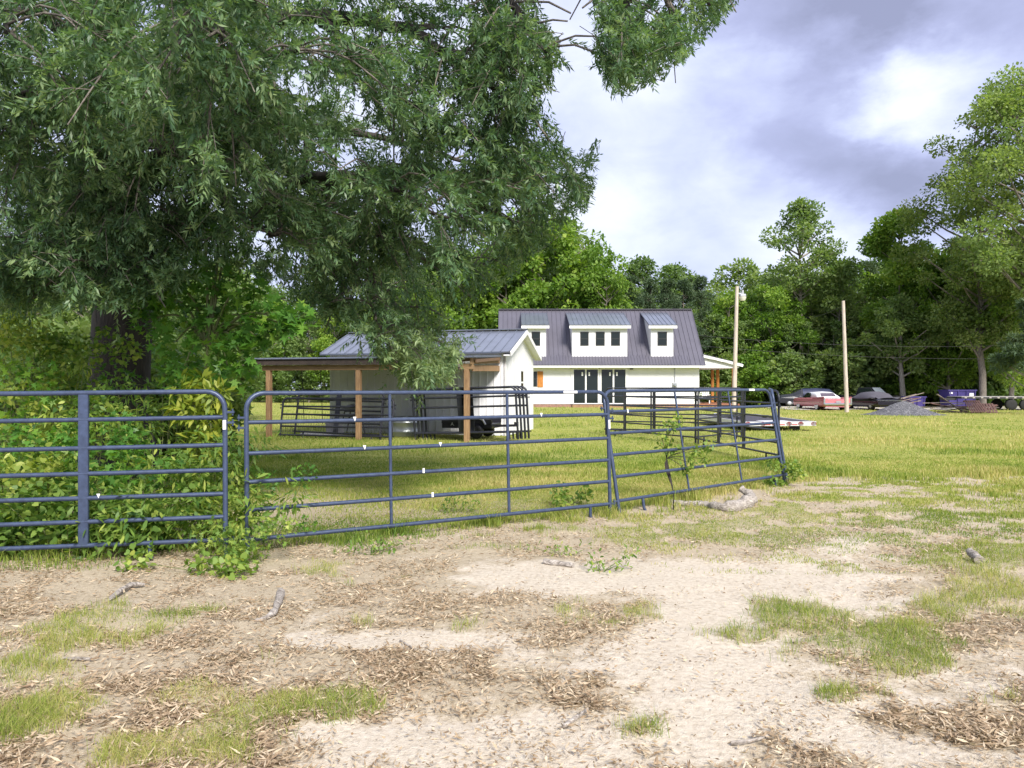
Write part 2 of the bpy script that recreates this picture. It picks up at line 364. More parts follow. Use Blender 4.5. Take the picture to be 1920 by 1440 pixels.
# ------------------------------------------------------------------ leaf generators
def unit(a): return a / np.maximum(np.linalg.norm(a, axis=-1, keepdims=True), 1e-9)
DIAMOND = np.array([(0, 0), (.42, .5), (1, 0), (.42, -.5)])
OBLONG = np.array([(0, 0), (.22, .34), (.6, .5), (1, 0), (.6, -.5), (.22, -.34)])
HEART = np.array([(0, 0), (-.12, .28), (.15, .52), (.6, .40), (1, 0), (.6, -.40), (.15, -.52), (-.12, -.28)])
STAR = np.array([(0, 0), (.10, .16), (-.02, .50), (.33, .20), (.62, .52), (.56, .14), (1.0, 0), (.56, -.14), (.62, -.52), (.33, -.20), (-.02, -.50), (.10, -.16)])
def place(tmpl, Pp, D, S, L, W, droop=0.0):
    """leaf outlines at Pp along D with blade side S"""
    n = len(Pp); k = len(tmpl)
    N = np.cross(D, S)
    V = Pp[:, None, :] + D[:, None, :] * (tmpl[None, :, 0:1] * L[:, None, None]) + S[:, None, :] * (tmpl[None, :, 1:2] * W[:, None, None])
    if droop: V = V - N[:, None, :] * (np.abs(tmpl[None, :, 1:2]) * W[:, None, None] * droop) - np.array([0, 0, 1.0]) * (tmpl[None, :, 0:1] ** 2 * L[:, None, None] * droop * .5)
    F = (np.arange(n)[:, None] * k + np.arange(k)[None, :])
    return V.reshape(-1, 3), F
def side_for(D, rng, tilt=.6):
    up = np.array([0, 0, 1.0]) + tilt * rng.normal(size=D.shape)
    return unit(np.cross(D, up))

# ------------------------------------------------------------------ grass, litter
def scatter_screen(n, x0, x1, y0, y1, rng):
    px = rng.uniform(x0, x1, n); py = rng.uniform(y0, y1, n)
    d = FPX * CH / (py - HY); x = (px - 960) * d / FPX
    return x, d
def blades(x, y, h, w, v, rng, lean=.5):
    n = len(x); z = gz(x, y) + .004
    a = rng.uniform(0, 2 * np.pi, n); s = np.stack([np.cos(a), np.sin(a), 0 * a], -1)
    b_ = rng.uniform(0, 2 * np.pi, n); ln = np.stack([np.cos(b_), np.sin(b_), 0 * b_], -1) * (lean * rng.uniform(.1, 1, n) * h)[:, None]
    p0 = np.stack([x, y, z - .01], -1); up = np.array([0, 0, 1.0]); p1 = p0 + up * (h * .6)[:, None] + ln * .3; p2 = p0 + up * (h * rng.uniform(.8, 1, n))[:, None] + ln
    ww = (w / 2)[:, None] * s
    V = np.stack([p0 - ww, p0 + ww, p1 + ww * .8, p2, p1 - ww * .8], 1).reshape(-1, 3)
    F = (np.arange(n)[:, None, None] * 5 + np.array([[0, 1, 2], [0, 2, 4], [4, 2, 3]])[None]).reshape(-1, 3)
    return V, F, np.repeat(v, 3)
rg = np.random.default_rng(3)
# mown field and pen: blade size grows with distance so that the sward stays closed
x, y = scatter_screen(500000, -250, 2400, 752, 1075, rg); xb, yb = scatter_screen(260000, 380, 2070, 860, 1060, rg); x = np.concatenate([x, xb]); y = np.concatenate([y, yb])
k = (y < 62); x, y = x[k], y[k]
g_, s_, a1, a2, a3, dr = masks(x, y)
k = (rg.uniform(0, 1, len(x)) < g_ ** 1.15 * 1.05) & ((y > gate_line(x) - .6) | (x > 1.0)); x, y, a1, a2, a3 = x[k], y[k], a1[k], a2[k], a3[k]
tall = sstep(.35, .75, fbm(x * .55, y * .55, 71, 3)); near_gate = np.exp(-((y - gate_line(x)) / .5) ** 2)
h = (.028 + .06 * tall * sstep(6, 14, y) + .16 * near_gate * rg.uniform(0, 1, len(x)) * sstep(.35, .6, fbm(x * 1.7, y * 1.7, 73, 2))) * rg.uniform(.5, 1.5, len(x)) * (1 + .01 * y)
w = .0018 + .00062 * y
v = np.clip(.50 + 1.05 * (fbm(x * .35, y * .35, 81, 3) - .5) + .7 * (fbm(x * 1.4, y * 1.4, 83, 3) - .5) + rg.normal(0, .2, len(x)) + .30 * sstep(2, 7, x) * sstep(.3, .6, fbm(x * .5 + 9, y * .5, 85, 3)) - .14 * sstep(1, -3, x) * sstep(22, 12, y), 0, 1)
V, F, v = blades(x, y, h, w, v, rg, .7)
o = obj('lawn_grass', mesh_np('lawn_grass', V, F, M_GRASS, False, {'v': v})); tag(o, 'short yellow green grass of the pen and open field', 'grass', kind='stuff')
# tufts in the sandy foreground
x, y = scatter_screen(138000, -500, 2420, 960, 1640, rg)
g_, s_, a1, a2, a3, dr = masks(x, y)
k = (rg.uniform(0, 1, len(x)) < sstep(.28, .9, g_) * .62) & (y < gate_line(x)); x, y = x[k], y[k]
x = np.repeat(x, 9) + rg.normal(0, .028, 9 * len(x)); y = np.repeat(y, 9) + rg.normal(0, .028, 9 * len(y))
h = rg.uniform(.016, .085, len(x)) * (.5 + 1.2 * fbm(x * 2, y * 2, 91, 2)); w = rg.uniform(.0012, .0024, len(x)) + .0002 * y
v = np.clip(.55 + .7 * (fbm(x * 1.3, y * 1.3, 95, 2) - .5) + rg.normal(0, .24, len(x)), 0, 1)
V, F, v = blades(x, y, h, w, v, rg, 1.0)
o = obj('grass_tufts', mesh_np('grass_tufts', V, F, M_GRASS, False, {'v': v})); tag(o, 'scattered grass tufts growing in the sandy foreground', 'grass', kind='stuff')
# fallen oak leaves
x, y = scatter_screen(520000, -500, 2420, 905, 1640, rg)
g_, s_, a1, a2, a3, dr = masks(x, y)
dens = .85 * np.clip(.60 - .56 * sstep(.05, .75, s_) - .35 * g_, .07, 1) * (.22 + 1.3 * sstep(.42, .66, fbm(x * 3.2, y * 3.2, 101, 4)))
k = (rg.uniform(0, 1, len(x)) < dens) & (y < gate_line(x) + 1.6); x, y, s_ = x[k], y[k], s_[k]; n = len(x)
a = rg.uniform(0, 2 * np.pi, n); D = unit(np.stack([np.cos(a), np.sin(a), rg.normal(.05, .28, n)], -1)); S = side_for(D, rg, .55)
Pp = np.stack([x, y, gz(x, y) + rg.uniform(.006, .03, n)], -1)
V, F = place(DIAMOND, Pp, D, S, (.022 + .055 * rg.uniform(0, 1, n) ** 1.6) * (1 - .4 * s_), rg.uniform(.005, .013, n))
v = np.clip(rg.normal(.46, .25, n), 0, 1)
o = obj('leaf_litter', mesh_np('leaf_litter', V, F, M_LITTER, False, {'v': v})); tag(o, 'brown fallen leaves strewn over the sand', 'leaf litter', kind='stuff')
# ------------------------------------------------------------------ corral panels
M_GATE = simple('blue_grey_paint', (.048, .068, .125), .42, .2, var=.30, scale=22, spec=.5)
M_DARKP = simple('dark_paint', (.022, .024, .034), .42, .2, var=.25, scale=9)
M_WHITE = simple('white_sticker', (.80, .80, .80), .6)
M_MESHW = simple('wire_mesh', (.10, .10, .11), .5, .6)
PH = 1.50
def arc_frame(L, H, r=.16, zb=0.0, tr=.023):
    pts = [(0, 0, zb)]
    for k in range(7): a = math.pi - k * math.pi / 12; pts.append((r + r * math.cos(a), 0, H - r + r * math.sin(a)))
    for k in range(7): a = math.pi / 2 - k * math.pi / 12; pts.append((L - r + r * math.cos(a), 0, H - r + r * math.sin(a)))
    pts.append((L, 0, zb)); return MB().tube(pts, tr, 10)
PANEL_CACHE = {}
def panel_parts(L, H, braces, rails, feet, mat, flatb, tr=.023, chips=(), wire=False):
    key = (round(L, 2), H, tuple(braces), tuple(rails), tuple(feet), mat.name, flatb, wire)
    if key in PANEL_CACHE: return PANEL_CACHE[key]
    out = [('frame', arc_frame(L, H, tr=tr).mesh('frame', mat))]
    for z in rails:
        mb = MB().tube([(tr * .6, 0, z), (L * .33, 0, z - .004), (L * .66, 0, z - .003), (L - tr * .6, 0, z)], tr * .92, 10)
        out.append(('rail', mb.mesh('rail', mat)))
    for bx in braces:
        if flatb > .04: mb = MB().b2((bx - flatb / 2, -.019, rails[-1]), (bx + flatb / 2, .019, H - tr * .5), bev=.006)
        else: mb = MB().tube([(bx, 0, rails[-1]), (bx, 0, H - tr * .5)], flatb / 2, 8)
        out.append(('brace', mb.mesh('brace', mat)))
    for fx in feet:
        out.append(('foot', MB().tube([(fx, 0, rails[-1]), (fx, 0, .045), (fx + .012, -.01, 0)], tr * .85, 8).mesh('foot', mat)))
    for ex, sg in ((0, -1), (L, 1)):
        for z in (rails[0] + .045, rails[0] - .05, rails[-1] + .0):
            mb = MB(); mb.box((ex + sg * .045, 0, z), (.075, .028, .022), bev=.003); mb.tube([(ex + sg * .068, 0, z - .03), (ex + sg * .068, 0, z + .03)], .008, 6)
            out.append(('hinge_lug', mb.mesh('hinge_lug', mat)))
    if wire:
        mb = MB(); z0, z1 = rails[-1] - .1, rails[1]
        for k in range(int(L / .085)): x_ = .06 + k * .085; mb.beam((x_, .012, z0), (x_, .012, z1), .0045, .0045)
        for k in range(8): z_ = z0 + (z1 - z0) * k / 7; mb.beam((.02, .014, z_), (L - .02, .014, z_), .0045, .0045)
        out.append(('wire_mesh', mb.mesh('wire_mesh', M_MESHW)))
    PANEL_CACHE[key] = out
    return out
def panel(a, b, label, group=None, lean=0.0, roll=0.0, H=PH, braces=(.5,), rails=(.83, .645, .465, .305, .14), feet=(.12, .88), mat=None, flatb=.075, za=None, zb=None, tr=.023, wire=False, name='corral_panel', cat='fence panel'):
    """a, b: ground points of the two legs"""
    mat = mat or M_GATE
    ax, ay = a; bx, by = b; za = gzf(ax, ay) if za is None else za; zb = gzf(bx, by) if zb is None else zb
    L = math.hypot(bx - ax, by - ay)
    o = thing(name, label, cat, (ax, ay, za - .015), 0, group)
    rz = math.atan2(by - ay, bx - ax); pitch = math.atan2(zb - za, L)
    o.rotation_euler = (Matrix.Rotation(rz, 3, 'Z') @ Matrix.Rotation(-pitch + roll, 3, 'Y') @ Matrix.Rotation(-lean, 3, 'X')).to_euler()
    for nm, me in panel_parts(L, H, [q * L for q in braces], [q * H for q in rails], [q * L for q in feet], mat, flatb, tr, wire=wire):
        obj(nm, me, o)
    return o, L
RA = (.842, .675, .53, .395, .255, .105)
def chip(o, x, z, tri=True, w=.03, h=.034, name='paint_chip'):
    mb = MB()
    if tri: mb.prism([(x - w / 2, -.0245, z + h / 2), (x + w / 2, -.0245, z + h / 2), (x + w * .1, -.0245, z - h / 2)], (0, 0, 0), (0, .003, 0))
    else: mb.b2((x - w / 2, -.0265, z - h / 2), (x + w / 2, -.0225, z + h / 2))
    return mb.build(name, M_WHITE, o)
pa = P(468, HY + FPX * CH / 7.3, 7.3); GROUP = 'blue grey tube panels forming the pen'
# left panel, runs out of the frame
o, L = panel((-5.50, 6.58), (-2.60, 7.02), 'blue grey tube panel with one wide flat brace in front of the undergrowth', GROUP, lean=.03, roll=-.02, H=1.49, braces=(.590,), rails=(.842, .672, .52, .375, .235, .095), feet=(.78,), flatb=.085)
chip(o, 1.86, 1.53 * .375, True, .03, .04); chip(o, L, 1.53 * .775, False, .028, .085, 'sticker')
# middle gate
o, L = panel((-2.47, 7.22), (1.20, 9.45), 'longest blue grey tube gate, upright, in front of the open shed', GROUP, lean=.035, H=1.53, braces=(.335, .665), rails=(.82, .63, .455, .285, .105), feet=(.93,), flatb=.035)
for x_, r_, tr_ in ((1.05, .82, True), (1.15, .63, True), (2.0, .63, True), (1.8, .455, False), (1.9, .285, False), (3.3, .82, True)): chip(o, x_, 1.53 * r_ + .01, tr_, .022 if not tr_ else .035, .05 if not tr_ else .045)
chip(o, 3.72, 1.53, False, .20, .028, 'scuff'); chip(o, L, 1.53 * .74, False, .026, .11, 'sticker')
# right leaning gate
o, L = panel((1.33, 9.55), (4.36, 12.35), 'blue grey tube gate leaning back, with sapling leaves caught in its rails', GROUP, lean=.175, H=1.56, braces=(.37, .70), rails=(.83, .655, .48, .305, .115), feet=(.12, .93), flatb=.028)
chip(o, L * .86, 1.56, False, .16, .028, 'scuff'); chip(o, L * .1, 1.56 * .83, False, .02, .05)
panel((4.50, 12.62), (5.42, 15.5), 'blue grey tube panel seen end on behind the leaning gate', GROUP, lean=.16, H=1.56)
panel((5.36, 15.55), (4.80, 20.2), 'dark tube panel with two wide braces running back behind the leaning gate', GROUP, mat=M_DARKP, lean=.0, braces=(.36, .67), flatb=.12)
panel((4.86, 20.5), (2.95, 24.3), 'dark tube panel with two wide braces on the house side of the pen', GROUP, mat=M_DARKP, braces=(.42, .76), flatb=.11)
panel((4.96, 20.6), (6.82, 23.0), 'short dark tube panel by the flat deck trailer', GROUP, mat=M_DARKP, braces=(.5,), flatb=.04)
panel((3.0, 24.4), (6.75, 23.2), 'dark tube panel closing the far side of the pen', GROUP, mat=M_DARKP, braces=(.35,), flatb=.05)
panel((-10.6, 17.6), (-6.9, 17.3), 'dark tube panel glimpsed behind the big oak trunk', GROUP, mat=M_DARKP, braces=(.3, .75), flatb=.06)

# ------------------------------------------------------------------ open shed with lean-to
M_SIDE = simple('white_siding', (.73, .73, .74), .55, var=.06, scale=2)
M_TRIM = simple('white_trim', (.74, .74, .74), .5, var=.04, scale=3)
M_GALV = simple('galvanised_siding', (.80, .80, .82), .45, .0, var=.10, scale=1.5)
M_ROOFS = simple('grey_metal_roof', (.20, .22, .27), .32, .45, var=.18, scale=1.2, spec=.6)
M_ROOFH = simple('purple_grey_roof', (.118, .112, .138), .42, .2, var=.12, scale=1.0)
M_LUMB = grain('treated_lumber', (.33, .205, .105), (.17, .095, .045), (5, 5, .6))
M_LUMX = grain('treated_beam', (.36, .23, .12), (.19, .11, .055), (.6, 5, 5))
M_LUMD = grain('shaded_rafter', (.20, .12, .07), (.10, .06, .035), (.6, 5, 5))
M_GLASS = simple('window_glass', (.012, .018, .018), .07, 0, spec=.4)
M_BLK = simple('black_frame', (.012, .012, .014), .5)
M_STAIN = grain('stained_cedar', (.50, .20, .035), (.28, .10, .02), (5, 5, .7))
th = math.atan2(-.26, .97)
SO = np.array([-.20, 24.0]); SXv = np.array([.966, -.259]); SYv = np.array([.259, .966])
sz = gzf(-3, 24)
shed = thing('shed', 'small white shed with ribbed grey metal roof and timber lean-to', 'shed', (SO[0], SO[1], sz), th)
# shed local: x to the right along the front wall (0 = right corner), y back, z up
SW, SD, SH = 6.0, 3.7, 2.62
RIDGE = 3.42
mb = MB(); mb.b2((-SW, 0, 0), (0, .08, SH))
mb.build('front_wall', M_GALV, shed)
mb = MB()
for k in range(25):
    x_ = -SW + .12 + k * .24
    mb.b2((x_ - .018, -.022, .02), (x_ + .018, -.001, SH - .05))
mb.build('siding_rib', M_GALV, shed)
gab = [(0, .0, 0), (0, SD, 0), (0, SD, SH), (0, SD / 2, RIDGE - .1), (0, 0, SH)]
MB().prism(gab, (-.08, 0, 0), (0.002, 0, 0)).build('gable_wall', M_SIDE, shed)
MB().prism(gab, (-SW - .002, 0, 0), (-SW + .08, 0, 0)).build('gable_wall', M_SIDE, shed)
MB().b2((-SW, SD - .08, 0), (-.09, SD, SH)).build('back_wall', M_SIDE, shed)
MB().b2((-.01, -.012, 0), (.02, .10, SH - .06)).build('corner_trim', M_TRIM, shed)
MB().b2((-SW - .02, -.012, 0), (-SW + .07, -.0005, SH - .06)).build('corner_trim', M_TRIM, shed)
# groove lines on the gable
mb = MB()
for k in range(1, 9): mb.b2((.002, k * .41 - .006, .05), (.006, k * .41 + .006, SH - .1 + .0 * k))
mb.build('gable_batten', M_SIDE, shed)
# small window in the gable
w = MB().b2((.003, SD * .47, 1.18), (.035, SD * .47 + .42, 2.12)).build('window', M_TRIM, shed)
MB().b2((.034, SD * .47 + .07, 1.28), (.040, SD * .47 + .35, 1.64)).build('pane', M_GLASS, w); MB().b2((.034, SD * .47 + .07, 1.70), (.040, SD * .47 + .35, 2.04)).build('pane', M_GLASS, w)
def roof_slab(mb, x0, x1, a, b, thk=.05, rib=.30, ribh=.028, ribw=.03):
    """a, b = (y, z) lower and upper edge"""
    (ya, za), (yb, zb) = a, b
    L = math.hypot(yb - ya, zb - za); n = (-(zb - za) / L, (yb - ya) / L)
    if n[1] < 0: n = (-n[0], -n[1])
    q = [(x0, ya, za), (x0, yb, zb), (x0, yb - n[0] * thk, zb - n[1] * thk), (x0, ya - n[0] * thk, za - n[1] * thk)]
    mb.prism(q, (0, 0, 0), (x1 - x0, 0, 0))
    if rib:
        m_ = max(1, int(round((x1 - x0) / rib)))
        for k in range(m_ + 1):
            xx = x0 + .02 + (x1 - x0 - .04) * k / m_
            q = [(xx - ribw / 2, ya, za + .001), (xx - ribw / 2, yb, zb + .001), (xx - ribw / 4, yb + n[0] * ribh, zb + n[1] * ribh), (xx - ribw / 4, ya + n[0] * ribh, za + n[1] * ribh)]
            mb.prism(q, (0, 0, 0), (ribw, 0, 0)) if False else mb.add([q[0], (xx + ribw / 2, ya, za + .001), (xx + ribw / 4, ya + n[0] * ribh, za + n[1] * ribh), q[3],
                q[1], (xx + ribw / 2, yb, zb + .001), (xx + ribw / 4, yb + n[0] * ribh, zb + n[1] * ribh), q[2]],
                [(0, 1, 2, 3), (7, 6, 5, 4), (3, 2, 6, 7), (0, 3, 7, 4), (1, 5, 6, 2)])
    return mb
mb = MB(); roof_slab(mb, -SW - .25, .22, (-.28, SH - .02), (SD / 2, RIDGE)); roof_slab(mb, -SW - .25, .22, (SD + .28, SH - .02), (SD / 2, RIDGE))
mb.box((-SW / 2, SD / 2, RIDGE + .02), (SW + .47, .26, .03)).build('roof', M_ROOFS, shed)
mb = MB(); 
for (ya, yb) in ((-.26, SD / 2 - .01), (SD + .26, SD / 2 + .01)): mb = MB(); mb.beam((.235, ya, SH - .10), (.235, yb, RIDGE - .09), .03, .14); mb.build('rake_board', M_TRIM, shed)
MB().prism([(.002, -.25, SH - .12), (.002, SD / 2, RIDGE - .10), (.002, SD + .25, SH - .12), (.002, SD + .25, SH - .15), (.002, SD / 2, RIDGE - .14), (.002, -.25, SH - .15)], (0, 0, 0), (.20, 0, 0)).build('soffit', M_TRIM, shed)
# lean-to: shallow roof from the wall forward to the posts
PD = 2.75; LX0, LX1 = -6.75, -.12
mb = MB(); roof_slab(mb, LX0 - .15, LX1 + .05, (-PD - .25, 2.34), (-.2, SH - .155), .018, .30)
mb.build('lean_to_roof', M_ROOFS, shed)
for x_ in (-6.55, -3.63, -.35):
    d_ = PD; MB().b2((x_ - .07, -d_ - .07, -.25), (x_ + .07, -d_ + .07, 2.0), bev=.006).build('post', M_LUMB, shed)
MB().b2((LX0, -PD - .05, 2.0), (LX1 - .05, -PD + .05, 2.15)).build('front_beam', M_LUMX, shed); MB().b2((LX0 - .1, -PD - .20, 2.152), (LX1 - .3, -PD - .16, 2.33)).build('front_fascia', simple('dark_fascia', (.045, .032, .026), .8, var=.4), shed)
mb = MB()
for k in range(9):
    x_ = LX0 + .25 + k * .8; mb.beam((x_, -PD + .06, 2.23), (x_, -.30, 2.38), .04, .09)
mb.build('rafter', M_LUMD, shed)
MB().beam((-.20, -PD - .12, 2.22), (-.20, -.02, 2.34), .045, .17).build('side_beam', M_LUMB, shed)
MB().beam((-.205, -PD + .05, 2.03), (-.205, -.02, 2.09), .05, .17).build('side_beam', M_LUMB, shed)
MB().b2((LX0 + .1, -.30, 2.30), (-SW, -.22, 2.44)).build('back_beam', M_LUMX, shed)
def S2W(x, y, z=0): 
    q = SO + SXv * x + SYv * y; return np.array([q[0], q[1], sz + z])
# swing ropes hanging from the rafters
for x_, y_ in ((-6.4, -1.2), (-5.75, -1.2)):
    q = S2W(x_, y_, 2.42); e = S2W(x_ + .12, y_, .35)
    tag(MB().tube([q, (q + e) / 2 + np.array([.02, 0, 0]), e], .010, 6).build('rope', M_BLK), 'thin dark rope hanging in the open bay of the shed', 'rope', 'ropes hanging under the lean-to')
# ---- panels stacked under the lean-to
def stack(x0, L, y0, n, dx, dy, lean, roll, lbls, **kw):
    for k in range(n):
        a = S2W(x0 + dx * k, y0 + dy * k); b_ = S2W(x0 + dx * k + L, y0 + dy * k)
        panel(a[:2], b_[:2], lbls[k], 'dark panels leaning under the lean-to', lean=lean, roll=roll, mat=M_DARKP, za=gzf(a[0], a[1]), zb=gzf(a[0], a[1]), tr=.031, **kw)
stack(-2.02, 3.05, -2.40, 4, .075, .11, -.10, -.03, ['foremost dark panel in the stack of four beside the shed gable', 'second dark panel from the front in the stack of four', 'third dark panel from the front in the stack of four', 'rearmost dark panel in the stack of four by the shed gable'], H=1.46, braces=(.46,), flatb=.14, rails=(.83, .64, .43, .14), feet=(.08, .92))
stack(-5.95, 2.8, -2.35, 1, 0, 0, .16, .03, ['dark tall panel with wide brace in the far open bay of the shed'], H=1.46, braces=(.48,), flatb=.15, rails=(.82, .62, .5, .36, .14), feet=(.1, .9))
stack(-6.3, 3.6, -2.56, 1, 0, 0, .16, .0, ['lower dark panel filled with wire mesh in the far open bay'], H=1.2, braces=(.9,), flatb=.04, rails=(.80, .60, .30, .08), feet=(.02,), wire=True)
# galvanised stock tank
M_TANK = simple('zinc_tank', (.42, .45, .46), .35, .7, var=.15, scale=5)
q = S2W(-3.0, -.75)
tank = thing('stock_tank', 'round galvanised stock tank against the shed wall', 'stock tank', (q[0], q[1], gzf(q[0], q[1])))
prof = [(.50, 0), (.51, .02), (.51, .12), (.53, .14), (.51, .16), (.51, .40), (.53, .42), (.51, .44), (.52, .56), (.545, .575), (.545, .60), (.505, .60), (.49, .56), (.49, .05), (0, .05)]
MB().lathe(prof, n=28).build('tank_shell', M_TANK, tank)
MB().lathe([(.485, .46), (0, .462)], n=24).build('water', simple('tank_water', (.02, .025, .02), .05), tank)
# low black trailer parked behind the stacked panels
q = S2W(-.75, -1.0); tl = thing('utility_trailer', 'low black utility trailer with a white letter parked by the shed wall', 'trailer', (q[0], q[1], gzf(q[0], q[1])), th)
M_BTR = simple('black_trailer_paint', (.018, .018, .026), .4, var=.2)
MB().b2((-.8, -.5, .30), (.75, .5, .44), bev=.015).b2((-.8, -.52, .44), (.75, -.47, .56)).b2((-.8, .47, .44), (.75, .52, .56)).build('bed', M_BTR, tl)
MB().beam((.74, 0, .36), (1.35, 0, .38), .07, .07).box((1.36, 0, .42), (.12, .08, .12)).build('drawbar', M_BTR, tl)
for sy in (-.58, .58):
    MB().lathe([(.10, -.07), (.19, -.07), (.21, -.05), (.21, .05), (.19, .07), (.10, .07)], (.0 + .3, sy, .21), 18, Matrix.Rotation(R(90), 4, 'X')).build('wheel', M_BLK, tl)
MB().tube([(.02, -.58, .42), (.1, -.58, .56), (.3, -.58, .62), (.5, -.58, .56), (.58, -.58, .42)], .03, 6).build('fender', simple('pale_fender', (.6, .6, .62), .4), tl)
def text_mesh(s, size, mat, parent, M, name='lettering', ext=.003):
    c = bpy.data.curves.new('t', 'FONT'); c.body = s; c.size = size; c.extrude = ext; c.align_x = 'CENTER'; c.align_y = 'CENTER'
    to = bpy.data.objects.new('t', c); COL.objects.link(to); bpy.context.view_layer.update()
    me = bpy.data.meshes.new_from_object(to); bpy.data.objects.remove(to); me.transform(M); me.materials.clear(); me.materials.append(mat)
    return obj(name, me, parent)
text_mesh('A.', .13, M_WHITE, tl, Matrix.Translation((-.45, -.525, .42)) @ Matrix.Rotation(R(90), 4, 'X'))
# grey things by the post
M_GREYP = simple('grey_plastic', (.30, .30, .34), .6, var=.15)
q = S2W(-5.35, -1.55); o = MB().box((0, 0, .06), (1.3, .8, .05), bev=.02).box((.25, .1, .30), (.6, .05, .42), M=Matrix.Rotation(.35, 4, 'X'), bev=.02).build('feed_pallet', M_GREYP); o.location = (q[0], q[1], gzf(q[0], q[1])); o.rotation_euler = (0, .03, th)
tag(o, 'grey plastic sheet and slab lying behind the mesh panel', 'slab')
q = S2W(-4.72, -1.3); o = thing('saddle_rack', 'dark rack with a grey bundle on top, by the middle post', 'rack', (q[0], q[1], gzf(q[0], q[1])), th)
MB().tube([(-.25, 0, 0), (-.1, 0, .75), (.25, 0, .75), (.4, 0, 0)], .02, 6).tube([(-.25, .4, 0), (-.1, .4, .75), (.25, .4, .75), (.4, .4, 0)], .02, 6).tube([(-.1, 0, .75), (-.1, .4, .75)], .02, 6).tube([(.25, 0, .75), (.25, .4, .75)], .02, 6).build('frame', M_BLK, o)
MB().tube([(-.35, .2, .78), (-.15, .2, .86), (.1, .2, .90), (.3, .2, .82)], [.03, .07, .09, .03], 8, jitter=.15).build('bundle', M_GREYP, o)

# ------------------------------------------------------------------ house
hz = gzf(6, 51.5)
house = thing('farmhouse', 'white farmhouse with purple grey metal roof and three dormers', 'house', (5.8, 51.5, hz))
OX, OY, OZ = 5.8, 51.5, hz
def H(x, y, z): return (x - OX, y - OY, z - OZ)
def hb(mb, lo, hi, bev=0): return mb.b2(H(*lo), H(*hi), bev)
X0, X1 = -.62, 12.47
EAV, RDG = 3.07, 7.13
M_BRICK = simple('brick_footing', (.30, .17, .13), .9, var=.35, scale=14)
mb = MB(); hb(mb, (X0, 51.5, .50), (X1, 51.62, 3.03)); mb.build('wall', M_SIDE, house); mb = MB(); hb(mb, (X0, 58.4, .5), (X1, 58.5, 3.03)); mb.build('wall', M_SIDE, house)
mb = MB()
k = X0 + .2
while k < X1 - .1:
    if not (3.85 < k < 7.8) and not (.6 < k < 2.2): hb(mb, (k - .012, 51.492, .55), (k + .012, 51.4995, 2.98))
    k += .305
mb.build('siding_batten', M_SIDE, house)
for xx in (X0, X1 - .1):
    MB().prism([H(xx, 51.62, .5), H(xx, 58.4, .5), H(xx, 58.4, 3.03), H(xx, 55.0, RDG - .15), H(xx, 51.62, 3.03)], (0, 0, 0), (.098, 0, 0)).build('gable_wall', M_SIDE, house)
mb = MB(); hb(mb, (X0 + .02, 51.53, hz - .3), (X1 - .02, 58.48, .497)); mb.build('foundation', M_BRICK, house)
mb = MB(); hb(mb, (4.0, 50.9, hz - .1), (7.75, 51.5, .33)); hb(mb, (4.0, 51.15, .33), (7.75, 51.5, .46)); mb.build('step', M_LUMB, house)
mb = MB(); roof_slab(mb, -.95 - OX, 12.78 - OX, (51.0 - OY, EAV - OZ), (55 - OY, RDG - OZ), .07, .31, .04, .05); roof_slab(mb, -.95 - OX, 12.78 - OX, (59.0 - OY, EAV - OZ), (55 - OY, RDG - OZ), .07, 0)
mb.box(H(5.9, 55, RDG + .03), (13.7, .34, .04)); rf = mb.build('roof', M_ROOFH, house)
# flared skirt roof below the dormers
mb = MB(); roof_slab(mb, .2 - OX, 11.7 - OX, (50.88 - OY, EAV + .02 - OZ), (51.62 - OY, EAV + .66 - OZ), .03, .20, .03, .04); mb.build('skirt_roof', M_ROOFH, house)
mb = MB(); hb(mb, (-.93, 50.86, EAV - .16), (12.76, 50.93, EAV - .03)); mb.build('fascia', M_TRIM, house)
mb = MB(); hb(mb, (-.9, 50.93, EAV - .15), (12.7, 51.498, EAV - .11)); mb.build('soffit', M_TRIM, house)
for xx in (-.93, 12.72):
    mb = MB(); mb.beam(H(xx, 51.0, EAV - .10), H(xx, 54.97, RDG - .13), .05, .16); mb.build('rake_board', M_ROOFH, house); mb = MB(); mb.beam(H(xx, 59.0, EAV - .10), H(xx, 55.03, RDG - .13), .05, .16); mb.build('rake_board', M_ROOFH, house)
def window(x0, x1, z0, z1, y, parent, dy=.03):
    f = MB()
    t_ = .055
    hb(f, (x0, y - dy, z0), (x0 + t_, y + .01, z1)); hb(f, (x1 - t_, y - dy, z0), (x1, y + .01, z1)); hb(f, (x0 + t_, y - dy, z0), (x1 - t_, y + .01, z0 + t_)); hb(f, (x0 + t_, y - dy, z1 - t_), (x1 - t_, y + .01, z1))
    zm = (z0 + z1) / 2; hb(f, (x0 + t_, y - dy + .003, zm - .03), (x1 - t_, y + .005, zm + .03))
    fo = f.build('window', M_BLK, parent)
    p_ = MB(); hb(p_, (x0 + t_, y - dy * .5, z0 + t_), (x1 - t_, y + .004, z1 - t_)); p_.build('pane', M_GLASS, fo)
    return fo
def zroof(y): return EAV + (y - 51.0) * (RDG - EAV) / 4.0
